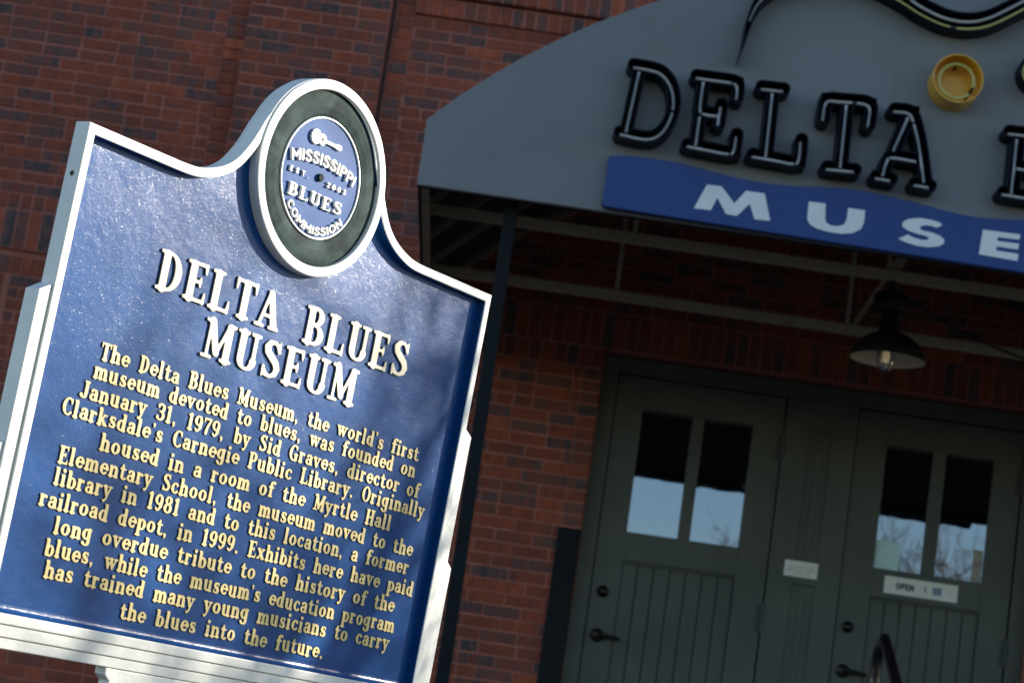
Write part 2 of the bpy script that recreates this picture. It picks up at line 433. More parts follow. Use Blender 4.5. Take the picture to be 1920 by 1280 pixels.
# ------------------------------------------------------------------ brick building
bld = empty("brick_building", (1.7, 13.0, 0), "red brick depot wall with pilaster, corbelled bands and two green doors under the awning", "building")
CH = 0.0677; BL = 0.2032; JT = 0.0115
def tone():
    r_ = rng.random()
    if r_ < .075: return rng.uniform(.06, .25)
    if r_ < .38: return rng.uniform(.2, .38)
    return min(.92, max(.3, rng.gauss(.58, .13)))
def brick(mb, x0, x1, z0, z1, y, depth=.02, t=None):
    j = .0016; c = .0022; t = tone() if t is None else t
    x0 += rng.uniform(-j, j); x1 += rng.uniform(-j, j); z0 += rng.uniform(-j, j); z1 += rng.uniform(-j, j); y += rng.uniform(-.0018, .0018)
    V = [(x0+c, y, z0+c), (x1-c, y, z0+c), (x1-c, y, z1-c), (x0+c, y, z1-c),
         (x0, y+c, z0), (x1, y+c, z0), (x1, y+c, z1), (x0, y+c, z1),
         (x0, y+depth, z0), (x1, y+depth, z0), (x1, y+depth, z1), (x0, y+depth, z1)]
    F = [(0, 1, 2, 3)]
    for k in range(4):
        q = (k+1) % 4; F.append((4+k, 4+q, q, k)); F.append((8+k, 8+q, 4+q, 4+k))
    mb.add(V, F, 0, col=t)
def courses(mb, x0, x1, z0, z1, y, ch=CH, phase=0.0, header_rows=6):
    n = max(1, round((z1-z0)/ch)); ch = (z1-z0)/n
    for k in range(n):
        hd = header_rows and k % header_rows == header_rows-1 and rng.random() < .0
        x = x0 - ((phase + (k % 2)*.5 + rng.uniform(-.02, .02)) * BL) % BL
        zb = z0+k*ch+JT/2; zt = z0+(k+1)*ch-JT/2
        while x < x1-1e-4:
            w = BL if rng.random() > .06 else BL/2
            a, b = max(x, x0), min(x+w, x1)
            if b-a > .035: brick(mb, a+(JT/2 if a > x0 else .003), b-(JT/2 if b < x1 else .003), zb, zt, y)
            x += w
def upright(mb, x0, x1, z0, z1, y, w=CH):
    n = max(1, round((x1-x0)/w)); w = (x1-x0)/n
    for k in range(n): brick(mb, x0+k*w+JT/2, x0+(k+1)*w-JT/2, z0+JT/2, z1-JT/2, y)
def quoin(mb, x0, x1, z0, z1, y):
    n = max(1, round((z1-z0)/CH)); ch = (z1-z0)/n
    for k in range(n): brick(mb, x0+JT/2, x1-JT/2, z0+k*ch+JT/2, z0+(k+1)*ch-JT/2, y)

TOP = 9.2; XL, XR = -8.0, 22.0
DX0, DX1, DZ = 0.514, 2.967, 4.082           # door opening
w = MB(); core = w
MY = WY+.004                                   # mortar plane
# wall body (mortar coloured), opening left free
w.box(XL, DX0, MY, WY+.5, 0, TOP, 1)
w.box(DX1, XR, MY, WY+.5, 0, TOP, 1)
w.box(DX0, DX1, MY, WY+.5, DZ, TOP, 1)
# bay with the doors
BX0 = -0.905                                  # right of the joint beside the pilaster
courses(w, -0.80, DX0-.112, FLOOR, 3.9665, WY, phase=.3)
quoin(w, DX0-.112, DX0, FLOOR, 3.9665, WY)
upright(w, -0.80, DX0, 3.9665, 4.085, WY)
upright(w, -0.80, 5.2, 4.085, 4.288, WY)
quoin(w, DX1, DX1+.112, FLOOR, 3.9665, WY)
courses(w, DX1+.112, 8.0, FLOOR, 3.9665, WY, phase=.1)
upright(w, DX1, 5.2, 3.9665, 4.085, WY)
courses(w, 5.2, 8.0, 3.9665, 4.288, WY, phase=.6)
courses(w, -0.80, 8.0, 4.288, 5.815, WY, phase=.45)
quoin(w, BX0, -0.80, FLOOR, 9.18, WY-.004)
# bay left of the pilaster
courses(w, -2.76, -1.83, FLOOR, 4.02, WY+.0, phase=.2)
courses(w, -6.5, -2.80, FLOOR, 4.02, WY-.012, phase=.7)
courses(w, -6.5, -1.83, 4.47, 9.18, WY, phase=.36)
quoin(w, -1.83, -1.712, FLOOR, 9.18, WY-.006)
courses(w, -0.80, 8.0, 6.14, 9.18, WY, phase=.15)
# reveal bricks at the door jamb
for k in range(int((DZ-FLOOR)/CH)):
    z = FLOOR+k*CH
    w.box(DX0-.004, DX0+.0035, WY+.004, WY+.098, z+JT/2, z+CH-JT/2, 0, col=tone())
part(w, "wall", [M["brick"], M["mortar"]], bld, attr=True)
p = MB()
p.box(-1.712, -0.936, WY-.056, MY-.001, FLOOR, TOP, 1)
courses(p, -1.712, -0.936, FLOOR, 9.18, WY-.06, phase=.55)
part(p, "pilaster", [M["brick"], M["mortar"]], bld, attr=True)
b = MB()
b.box(-6.5, -1.83, WY-.024, MY-.001, 4.156, 4.47, 1)
upright(b, -6.5, -1.83, 4.376, 4.47, WY-.028)
upright(b, -6.5, -1.83, 4.158, 4.376, WY-.028)
upright(b, -6.5, -1.83, 4.02, 4.125, WY-.002)
part(b, "belt_course", [M["brick"], M["mortar"]], bld, attr=True)
b = MB()
b.box(-0.80, 8, WY-.026, MY-.001, 5.823, 5.926, 1)
upright(b, -0.80, 8, 5.818, 5.926, WY-.030)
b.box(-0.80, 8, WY-.056, MY-.001, 5.941, 6.14, 1)
upright(b, -0.80, 8, 5.936, 6.138, WY-.060)
part(b, "frieze", [M["brick"], M["mortar"]], bld, attr=True)
b = MB(); b.box(XL, XR, WY+.5, WY+14, TOP-.25, TOP-.05); part(b, "roof", M["roof"], bld)
b = MB(); b.box(-0.928, -0.909, WY-.0005, MY-.001, FLOOR, TOP); part(b, "expansion_joint", mat("joint_sealant", (.055, .032, .026), .9), bld)

# doors: face plane Y = 13.1
FY = 13.10
f = MB()
def mold(mb, x0, x1, z0, z1, y0, y1, bev=.003, mi=0): mb.box(x0, x1, y0, y1, z0, z1, mi, bev)
mold(f, DX0+.004, .606, FLOOR, 4.073, FY-.012, FY+.12)
mold(f, 2.875, DX1, FLOOR, 4.073, FY-.012, FY+.12)
mold(f, .606, 2.875, 3.982, 4.073, FY-.014, FY+.12)
# post between the doors with two sunk panels
mold(f, 1.548, 1.683, FLOOR, 3.982, FY-.010, FY+.12)
mold(f, 1.811, 1.940, FLOOR, 3.982, FY-.010, FY+.12)
for z0, z1 in ((FLOOR, 1.80), (2.97, 3.118), (3.815, 3.982)): mold(f, 1.683, 1.811, z0, z1, FY-.010, FY+.12)
f.box(1.683, 1.811, FY+.004, FY+.1, 1.80, 2.97); f.box(1.683, 1.811, FY+.004, FY+.1, 3.118, 3.815)
f.box(1.730, 1.764, FY-.002, FY+.05, 1.84, 2.93, 0, .003); f.box(1.730, 1.764, FY-.002, FY+.05, 3.15, 3.78, 0, .003)
part(f, "door_frame", M["door"], bld)
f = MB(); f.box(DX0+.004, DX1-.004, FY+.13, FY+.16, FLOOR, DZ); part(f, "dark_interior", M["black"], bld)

def make_door(x0, x1, panes, pan, label):
    d = MB(); y0, y1 = FY, FY+.05; zt = 3.975; zb = FLOOR+.008
    (ga, gb), (gc, gd) = panes; g0, g1 = 3.122, 3.80; p0, p1 = 1.80, 2.966; pa, pb = pan
    d.box(x0, ga, y0, y1, zb, zt, 0, .002); d.box(gd, x1, y0, y1, zb, zt, 0, .002)
    d.box(ga, gd, y0, y1, g1, zt, 0, .002); d.box(ga, gd, y0, y1, p1, g0, 0, .002); d.box(ga, gd, y0, y1, zb, p0, 0, .002)
    d.box(gb, gc, y0+.002, y1, g0, g1, 0, .002)
    # sunk tongue-and-groove panel with a bead round it
    n = 7; wv = (pb-pa)/n
    for k in range(n):
        d.box(pa+k*wv+.003, pa+(k+1)*wv-.003, y0+.016, y0+.03, p0, p1-.014, 0, .003)
    d.box(pa, pb, y0+.021, y0+.045, p0, p1, 1)
    for a_, b_ in ((ga, pa), (pb, gd)):
        if b_-a_ > .001: d.box(a_, b_, y0+.001, y1, p0, p1)
    d.box(pa, pb, y0+.008, y0+.03, p1-.014, p1-.0005, 0, .003)
    o = part(d, "door", [M["door"], M["groove"]], bld)
    if label: o["label"] = label
    for a_, b_ in panes:
        m = MB(); yy = y0+.020
        m.box(a_+.001, b_-.001, yy, yy+.006, g0+.001, g1-.001)
        part(m, "window_pane", M["glass"], o)
    m = MB(); m.lathe([(.0, .030), (.012, .030), (.018, .026), (.022, .012), (.030, .010), (.033, 0.0)], x0+.066, y0, 2.782, 24, axis='Y')
    part(m, "deadbolt", M["bronze"], o)
    m = MB(); m.lathe([(0, .016), (.020, .016), (.034, .010), (.038, 0)], x0+.067, y0, 2.545, 24, axis='Y')
    m.tube([(x0+.067, y0, 2.545), (x0+.067, y0-.045, 2.545)], .012, 12)
    m.tube([(x0+.062, y0-.045, 2.546), (x0+.10, y0-.048, 2.545), (x0+.15, y0-.046, 2.540), (x0+.188, y0-.040, 2.536)], [.013, .012, .011, .009], 12)
    part(m, "handle", M["bronze"], o)
    for z in (3.70, 2.76, 1.75):
        m = MB(); m.tube([(x1+.004, y0-.010, z-.075), (x1+.004, y0-.010, z+.075)], .010, 10); m.box(x1-.03, x1-.001, y0-.002, y0+.001, z-.07, z+.07)
        part(m, "hinge", M["hinge"], o)
    return o
make_door(.612, 1.541, ((.764, 1.041), (1.107, 1.375)), (.762, 1.375), None)
make_door(1.945, 2.866, ((2.114, 2.374), (2.446, 2.710)), (2.114, 2.710), None)

# ------------------------------------------------------------------ things on the doors and the wall
c = MB(); c.box(.389, .5105, WY-.022, WY-.004, FLOOR, 3.079, 0, .004)
tag(c.build("corner_guard", M["guard"], origin=(.45, WY-.012, FLOOR)), "dark metal guard plate on the brick corner left of the doors", "guard plate")

# ------------------------------------------------------------------ glyphs
def arc(cx, cy, rx, ry, a0, a1, wx, wy, n=22):
    P = []
    for k in range(n+1):
        a = R(a0+(a1-a0)*k/n); c2 = math.cos(a)**2
        P.append((cx+rx*math.cos(a), cy+ry*math.sin(a), (wx*c2+wy*(1-c2))/2))
    return P
def st(x0, y0, x1, y1, w0, w1=None): return [(x0, y0, w0/2), (x1, y1, (w1 or w0)/2)]

def serif_font(W, T, s=.05, X=.66):
    """condensed Clarendon-like alphabet; cap height 1. W stem, T hairline, s half serif thickness"""
    G = {}; h = W/2
    def sr_(x, y, a=.12, b=.12): return [(x-a, y, s), (x+b, y, s)]
    def bs(x, a=.12, b=.12): return sr_(x, s, a, b)                # foot serif
    def tl(x, y, a=.10): return [(x-a, y-s, s), (x, y-s, s)]       # flag at the top left of a stem
    def stem(x, y0, y1): return [(x, y0+min(h, .02)+s*.5, h), (x, y1-h*.8, h)]
    dn = lambda x, y, l_: [(x, y-s*.6, s), (x+.012, y-l_, s*.62)]
    up_ = lambda x, y, l_: [(x, y+s*.6, s), (x+.012, y+l_, s*.62)]
    B = lambda x0, x1, y: [(x0, y, T/2), (x1, y, T/2)]
    G['D'] = ([stem(.17, 0, 1), bs(.17, .13, .02), [(.04, 1-s, s), (.2, 1-s, s)], [(.17, 1-s, T/2), (.26, 1-s, T/2)], [(.17, s, T/2), (.26, s, T/2)], arc(.25, .5, .27, .5-s, 90, -90, W, T)], .66)
    G['E'] = ([stem(.17, 0, 1), bs(.17, .13, .1), sr_(.17, 1-s, .13, .1), [(.17, 1-s, s), (.50, 1-s, s)], [(.17, s, s), (.53, s, s)], B(.17, .40, .51), dn(.50, 1, .24), up_(.54, 0, .26), [(.40, .61, s*.7), (.40, .41, s*.7)]], .62)
    G['L'] = ([stem(.17, 0, 1), bs(.17, .13, .1), sr_(.17, 1-s, .13, .13), [(.17, s, s), (.52, s, s)], up_(.53, 0, .3)], .60)
    G['T'] = ([stem(.31, 0, 1), bs(.31, .13, .13), [(.05, 1-s, s), (.57, 1-s, s)], [(.05, 1-s*.6, s), (.035, .73, s*.62)], dn(.57, 1, .27)], .62)
    G['A'] = ([[(.33, .93, h*.9), (.53, .10, h)], [(.31, .95, T/2), (.12, .08, T/2)], B(.2, .46, .33), bs(.12, .10, .10), bs(.54, .12, .10)], .66)
    G['B'] = ([stem(.17, 0, 1), bs(.17, .13, .05), sr_(.17, 1-s, .13, .05), B(.17, .28, 1-s), B(.17, .28, .53), B(.17, .30, s), arc(.27, .76, .19, .22, 90, -90, W*.95, T), arc(.29, .285, .22, .245, 90, -90, W, T)], .62)
    G['U'] = ([[(.17, 1-s, h), (.17, .28, h)], sr_(.17, 1-s, .13, .12), [(.53, 1-s, T/2+.012), (.53, .28, T/2+.012)], sr_(.53, 1-s, .11, .10), arc(.35, .27, .18, .225, 180, 360, W, T)], .68)
    S1 = [(.47, .74, .045), (.44, .87, T/2+.02), (.33, .945, T/2), (.20, .91, h*.75), (.13, .79, h*.92), (.17, .66, h), (.30, .545, h*1.05), (.43, .43, h), (.49, .29, h*.92), (.45, .14, h*.75), (.32, .055, T/2), (.19, .09, T/2+.02), (.10, .25, .045)]
    G['S'] = ([S1, [(.485, .97, .03), (.48, .72, .045)], [(.095, .03, .03), (.10, .28, .045)]], .60)
    G['M'] = ([[(.16, 1-s, T/2), (.15, s, T/2)], [(.18, .95, h), (.40, .18, h*.9)], [(.66, .95, T/2), (.40, .16, T/2)], stem(.68, 0, 1), bs(.15, .11, .11), bs(.68, .12, .12), sr_(.12, 1-s, .07, .05), sr_(.72, 1-s, .04, .09)], .84)
    G['J'] = ([[(.36, 1-h, h), (.36, .22, h)], sr_(.36, 1-s, .12, .12), arc(.22, .2, .14, .15, 0, -170, W, T), [(.11, .2, .085)]], .54)
    G['G'] = ([arc(.36, .5, .25, .45, 50, 320, W, T), [(.52, .80, .05)], [(.53, .42, h), (.53, .1, h)], sr_(.53, .42, .12, .1), [(.53, .93, .04), (.53, .72, .05)]], .70)
    G['C'] = ([arc(.36, .5, .25, .45, 48, 316, W, T), [(.54, .93, .04), (.54, .70, .06)]], .64)
    G['P'] = ([stem(.17, 0, 1), bs(.17, .13, .13), sr_(.17, 1-s, .13, .05), B(.17, .30, 1-s), B(.17, .30, .46), arc(.28, .72, .22, .255, 90, -90, W, T)], .62)
    G['O'] = ([arc(.35, .5, .24, .45, 0, 360, W, T, 36)], .70)
    G['H'] = ([stem(.17, 0, 1), stem(.55, 0, 1), B(.17, .55, .5), bs(.17), bs(.55), sr_(.17, 1-s), sr_(.55, 1-s)], .74)
    k = X-.0
    def arch(x0, x1, top=X): return [(x0+.02, top-.24, T/2), (x0+.07, top-.12, T/2+.01), ((x0+x1)/2+.02, top-.055, T/2+.02), (x1-.03, top-.12, h*.9), (x1, top-.26, h), (x1, h*.6, h)]
    G['n'] = ([stem(.16, 0, X), tl(.16, X), bs(.16), arch(.16, .49), bs(.49, .1, .12)], .65)
    G['m'] = ([stem(.16, 0, X), tl(.16, X), bs(.16, .12, .1), arch(.16, .46), bs(.46, .09, .09), arch(.46, .76), bs(.76, .09, .12)], .92)
    G['h'] = ([stem(.16, 0, 1), tl(.16, 1), bs(.16), arch(.16, .49), bs(.49, .1, .12)], .65)
    G['u'] = ([[(.16, X-s, h), (.16, .26, h)], tl(.16, X), arc(.30, .25, .14, .195, 180, 300, W, T), [(.36, .08, T/2), (.47, .2, T/2)], [(.48, X-s, h), (.48, s+.02, h)], tl(.48, X), [(.48, s, s), (.60, s, s)]], .66)
    G['a'] = ([[(.42, .46, h), (.42, .1, h)], [(.42, s+.01, s), (.53, s+.01, s)], arc(.28, .47, .14, .145, 0, 150, W, T), [(.145, .5, .075)], arc(.255, .20, .15, .155, 0, 360, W*.85, T, 26)], .57)
    G['b'] = ([[(.15, 1-h, h), (.15, .1, h)], tl(.15, 1), arc(.33, .32, .165, .275, 0, 360, W, T, 30)], .60)
    G['d'] = ([[(.45, 1-h, h), (.45, .06, h)], tl(.45, 1), [(.45, s, s), (.57, s, s)], arc(.27, .32, .165, .275, 0, 360, W, T, 30)], .62)
    G['p'] = ([[(.15, X-h, h), (.15, -.26, h)], tl(.15, X), [(.03, -.28, s), (.28, -.28, s)], arc(.33, .34, .165, .275, 0, 360, W, T, 30)], .60)
    G['g'] = ([arc(.27, .35, .165, .26, 0, 360, W, T, 30), [(.45, X-s, h), (.45, -.08, h)], arc(.29, -.10, .16, .15, 0, -165, W, T), [(.14, -.12, .07)], [(.45, X-s, s), (.55, X-s, s)]], .62)
    G['c'] = ([arc(.30, .33, .185, .275, 50, 318, W, T), [(.42, .50, .085)]], .53)
    G['e'] = ([arc(.30, .33, .185, .275, 2, 312, W, T), B(.14, .46, .355)], .56)
    G['o'] = ([arc(.31, .33, .185, .275, 0, 360, W, T, 30)], .62)
    G['f'] = ([[(.21, .78, h), (.21, .1, h)], arc(.35, .78, .14, .165, 180, 50, W, T), [(.43, .86, .075)], B(.06, .40, X-s), bs(.21)], .45)
    G['i'] = ([stem(.17, 0, X), tl(.17, X), bs(.17), [(.17, .87, h*1.08)]], .36)
    G['l'] = ([stem(.17, 0, 1), tl(.17, 1), bs(.17)], .36)
    G['k'] = ([stem(.16, 0, 1), tl(.16, 1), bs(.16, .12, .1), [(.2, .3, T/2), (.46, .6, T/2)], [(.28, .38, h*.9), (.48, .1, h)], bs(.52, .1, .1), sr_(.46, X-s, .1, .1)], .65)
    G['r'] = ([stem(.16, 0, X), tl(.16, X), bs(.16, .12, .14), [(.18, .40, T/2), (.27, .57, T/2+.01), (.37, .59, .06), (.40, .53, .085)]], .50)
    S2 = [(.41, .47, .04), (.38, .575, T/2), (.28, .61, T/2), (.17, .575, h*.7), (.14, .47, h*.85), (.22, .37, h), (.34, .30, h), (.42, .19, h*.85), (.39, .09, h*.7), (.27, .05, T/2), (.16, .085, T/2), (.11, .2, .04)]
    G['s'] = ([S2, [(.42, .63, .03), (.42, .46, .045)], [(.10, .03, .03), (.10, .22, .045)]], .52)
    G['t'] = ([[(.20, .80, h*.7), (.20, .17, h)], arc(.32, .16, .12, .115, 180, 330, W*.8, T), B(.06, .38, X-s), [(.10, X-s, T/2), (.19, .84, T/2)]], .46)
    G['v'] = ([[(.13, .60, h), (.29, .08, h*.8)], [(.29, .06, T/2), (.47, .6, T/2)], sr_(.13, X-s), sr_(.47, X-s, .09, .09)], .58)
    G['w'] = ([[(.13, .60, h*.95), (.26, .08, h*.75)], [(.26, .07, T/2), (.42, .58, T/2)], [(.42, .60, h*.95), (.55, .08, h*.75)], [(.55, .07, T/2), (.72, .6, T/2)], sr_(.13, X-s), sr_(.42, X-s, .1, .1), sr_(.72, X-s, .08, .09)], .83)
    G['x'] = ([[(.14, .58, h), (.45, .08, h)], [(.45, .58, T/2), (.13, .08, T/2)], sr_(.14, X-s, .09, .1), sr_(.46, X-s, .08, .08), bs(.13, .08, .09), bs(.46, .1, .09)], .60)
    G['y'] = ([[(.13, .60, h), (.29, .10, h*.8)], [(.47, .6, T/2), (.27, -.10, T/2+.01), (.17, -.24, T/2+.01)], [(.13, -.20, .08)], sr_(.13, X-s), sr_(.47, X-s, .09, .09)], .58)
    G['1'] = ([stem(.24, 0, 1), bs(.24, .14, .14), [(.09, .86, s), (.22, .94, s)]], .46)
    G['3'] = ([arc(.28, .73, .18, .215, 150, -80, W, T), arc(.28, .28, .20, .23, 80, -150, W, T), [(.13, .78, .08)], [(.12, .22, .08)], B(.22, .32, .52)], .58)
    G['7'] = ([[(.08, .93, s+.01), (.50, .93, s+.01)], [(.49, .90, T/2+.01), (.30, .45, h*.8), (.25, .10, h)], [(.08, .95, s), (.07, .74, s*.8)]], .56)
    G['8'] = ([arc(.30, .74, .155, .205, 0, 360, W*.9, T, 28), arc(.30, .285, .185, .235, 0, 360, W, T, 28)], .60)
    G['9'] = ([arc(.29, .68, .18, .26, 0, 360, W, T, 28), [(.47, .66, h), (.44, .3, h*.95), (.33, .09, T/2), (.22, .06, T/2)], [(.16, .15, .08)]], .60)
    G[','] = ([[(.14, .09, .10), (.17, .0, .07), (.11, -.13, .03)]], .34)
    G['.'] = ([[(.15, .09, .105)]], .34)
    G["'"] = ([[(.12, .93, .09), (.14, .84, .06), (.10, .74, .03)]], .26)
    G[' '] = ([], .50)
    return G
def sans_font(W):
    h = W/2; G = {}
    q = lambda pts: [(x, y, h) for x, y in pts]
    G['M'] = ([q([(.12, .1), (.12, .9), (.42, .35), (.72, .9), (.72, .1)])], .86)
    G['I'] = ([q([(.14, .1), (.14, .9)])], .30)
    G['S'] = ([q([(.48, .76), (.40, .89), (.27, .91), (.14, .82), (.13, .68), (.22, .56), (.40, .46), (.50, .33), (.47, .17), (.34, .09), (.20, .10), (.10, .24)])], .62)
    G['P'] = ([q([(.13, .1), (.13, .9), (.34, .9), (.47, .83), (.52, .69), (.47, .54), (.34, .47), (.13, .47)])], .62)
    G['C'] = ([[(x, y, h) for x, y, _ in arc(.36, .5, .25, .40, 45, 315, W, W)]], .66)
    G['O'] = ([[(x, y, h) for x, y, _ in arc(.38, .5, .27, .40, 0, 360, W, W, 32)]], .78)
    G['N'] = ([q([(.12, .1), (.12, .9), (.58, .1), (.58, .9)])], .72)
    G['E'] = ([q([(.5, .9), (.13, .9), (.13, .1), (.5, .1)]), q([(.13, .5), (.43, .5)])], .58)
    G['T'] = ([q([(.06, .9), (.58, .9)]), q([(.32, .9), (.32, .1)])], .64)
    G['2'] = ([q([(.12, .72), (.2, .88), (.35, .9), (.48, .78), (.45, .6), (.12, .1), (.5, .1)])], .62)
    G['0'] = ([[(x, y, h) for x, y, _ in arc(.31, .5, .2, .40, 0, 360, W, W, 28)]], .62)
    G['3'] = ([q([(.12, .8), (.28, .91), (.45, .82), (.45, .64), (.28, .53), (.47, .42), (.48, .22), (.3, .09), (.12, .18)])], .62)
    G['P'] = G['P']; G['.'] = ([[(.14, .1, h)]], .3); G[' '] = ([], .4)
    G['L'] = ([q([(.13, .9), (.13, .1), (.5, .1)])], .56)
    G['A'] = ([q([(.08, .1), (.34, .9), (.6, .1)]), q([(.18, .36), (.5, .36)])], .68)
    G['R'] = ([q([(.13, .1), (.13, .9), (.34, .9), (.47, .83), (.52, .69), (.47, .54), (.34, .47), (.13, .47)]), q([(.3, .47), (.54, .1)])], .62)
    return G

_gc = {}
def glyph(font, name, ch, step, z0, z1, bev):
    key = (name, ch, z0, z1, bev)
    if key not in _gc:
        strokes, adv = font[ch]
        _gc[key] = (plate(contour(strokes, step), z0, z1, bev) if strokes else None, adv)
    return _gc[key]
def text_mb(mb, txt, font, fname, cap, u0, u1, base, h0, h1, bev=.03, step=.028, track=0.0, space=None, path=None):
    """raised line of text in sign coordinates (u, v, h); fitted between u0 and u1"""
    xs = []; x = 0
    for ch in txt:
        xs.append(x); a = space if (ch == ' ' and space) else font[ch][1]
        x += a+track
    total = x-track-.06
    k = (u1-u0)/total if u1 is not None else cap
    d = (h1-h0)/cap
    for ch, x in zip(txt, xs):
        gl, adv = glyph(font, fname, ch, step, 0.0, round(d, 5), bev)
        if gl is None: continue
        V, F, NZ = gl
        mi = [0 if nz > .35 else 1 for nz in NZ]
        rv = rng.uniform(-.0006, .0006)
        if path is None:
            P = np.stack([u0+(x-.04+V[:, 0])*k, base+rv+V[:, 1]*cap, h0+V[:, 2]*cap], 1)
        else:
            P = path(x-total/2, V, k, cap, h0, adv)
        mb.append((P, F, mi))
    return mb

# ------------------------------------------------------------------ the historical marker
yaw, lr, lp = 0.949415, .0236442, .0684156
T0 = np.array([-0.3586059, 3.9341793, .9913962+CAMZ])
U0 = np.array([math.cos(yaw), math.sin(yaw), 0]); Z0 = np.array([0, 0, 1.0]); N0 = np.array([math.sin(yaw), -math.cos(yaw), 0])
sV = -math.sin(lr)*U0+math.cos(lr)*Z0; sV = math.cos(lp)*sV+math.sin(lp)*N0
sU = math.cos(lr)*U0+math.sin(lr)*Z0; sN = np.cross(sU, sV)
LB = T0[2]/sV[2]; base = T0-LB*sV
mk = empty("historical_marker", (0, 0, 0), "blue and white cast historical marker with gold raised lettering and a record medallion", "sign")
mk.matrix_world = Matrix(((sU[0], -sN[0], sV[0], base[0]), (sU[1], -sN[1], sV[1], base[1]), (sU[2], -sN[2], sV[2], base[2]), (0, 0, 0, 1)))
def sgn(P): P = np.asarray(P, float); return np.stack([P[:, 0], -P[:, 2], P[:, 1]+LB], 1)   # (u,v,h) -> local
def sadd(mb, VFN, mi=0, smooth=False):
    V, F = VFN[0], VFN[1]
    mb.add(sgn(V), F, mi, smooth); return mb
MC = (.0065, .0695)
def circ(r_, n=96, c_=MC): return [(c_[0]+r_*math.cos(2*math.pi*k/n), c_[1]+r_*math.sin(2*math.pi*k/n)) for k in range(n)]
def catmull(P, n=6):
    P = [np.array(p, float) for p in P]; Q = []
    for i in range(len(P)-1):
        a = P[max(i-1, 0)]; b = P[i]; c = P[i+1]; d = P[min(i+2, len(P)-1)]
        for k in range(n):
            t = k/n
            Q.append(tuple(.5*((2*b)+(-a+c)*t+(2*a-5*b+4*c-d)*t*t+(-a+3*b-3*c+d)*t**3)))
    Q.append(tuple(P[-1])); return Q
half = catmull([(.150, .135), (.160, .118), (.169, .098), (.183, .072), (.205, .042), (.230, .0225), (.259, .0098), (.290, .002), (.325, .0002)], 5)
def mirror_loop(h_): return [(x, y) for x, y in h_]+[(-x, y) for x, y in reversed(h_)]
W_ = .533; RW = .0158
outer = [(x, y) for x, y in half]+[(W_, 0), (W_, -.750)]
_a0 = math.degrees(math.atan2(.135-MC[1], .150)); _tr = math.hypot(.150, .135-MC[1])
cap_arc = [(_tr*math.cos(R(a)), MC[1]+_tr*math.sin(R(a))) for a in np.linspace(180-_a0, _a0, 40)[1:-1]]
outer_loop = outer+[(-x, y) for x, y in reversed(outer)]+cap_arc
def offset_in(pl, d):
    P = np.array(pl); n = len(P); Q = []
    for i in range(n):
        a, b, c = P[i-1], P[i], P[(i+1) % n]
        t1 = (b-a)/np.linalg.norm(b-a); t2 = (c-b)/np.linalg.norm(c-b)
        n1 = np.array([t1[1], -t1[0]]); n2 = np.array([t2[1], -t2[0]])
        m = n1+n2; m = m/np.linalg.norm(m)
        Q.append(tuple(b+m*d/max(.35, m@n1)))
    return Q
inner_loop = offset_in(outer_loop, RW)
if abs(sum(a[0]*b[1]-a[1]*b[0] for a, b in zip(inner_loop, inner_loop[1:]+inner_loop[:1]))) > abs(sum(a[0]*b[1]-a[1]*b[0] for a, b in zip(outer_loop, outer_loop[1:]+outer_loop[:1]))):
    inner_loop = offset_in(outer_loop, -RW)
TH = -.033                                             # back of the casting
fr = MB()
Vp, Fp, NZp = plate([outer_loop, inner_loop], -.030, 0.0, .0018, 2)
# rim walls that face the blue field are painted blue
def inner_face(V, F, NZ):
    mi = []
    for f_, nz in zip(F, NZ):
        c_ = V[list(f_)].mean(0)
        dist_in = min(abs(c_[0]-x)+abs(c_[1]-y) for x, y in inner_dense); dist_out = min(abs(c_[0]-x)+abs(c_[1]-y) for x, y in outer_dense)
        mi.append(1 if (abs(nz) < .3 and dist_in < dist_out) else 0)
    return mi
def dense(lp):
    Q = []
    for a, b in zip(lp, lp[1:]+lp[:1]):
        n = max(1, int(math.hypot(b[0]-a[0], b[1]-a[1])/.01))
        for k in range(n): Q.append((a[0]+(b[0]-a[0])*k/n, a[1]+(b[1]-a[1])*k/n))
    return Q
inner_dense = dense(inner_loop); outer_dense = dense(outer_loop)
fr.add(sgn(Vp), Fp, inner_face(Vp, Fp, NZp))
# stepped mouldings outside the rim, each a little lower
def tier(mb, a, b_, v0, ch_, bot0, bot1, h):
    lp = [(a, v0), (b_, v0-ch_), (b_, bot1), (-b_, bot1), (-b_, v0-ch_), (-a, v0), (-a, bot0), (a, bot0)]
    lp = [(x, y) for x, y in lp]
    sadd(mb, plate([lp], TH, h, .0016, 2))
tier(fr, W_+.0006, W_+.0245, -.249, .014, -.7505, -.7685, -.0035)
tier(fr, W_+.0251, W_+.0435, -.490, .014, -.7691, -.7855, -.0070)
frame_o = fr.build("frame", [M["white"], M["blue"]], mk)
pn = MB()
fld = offset_in(inner_loop, 0.0)
sadd(pn, plate([fld], TH+.001, -.0165, 0))
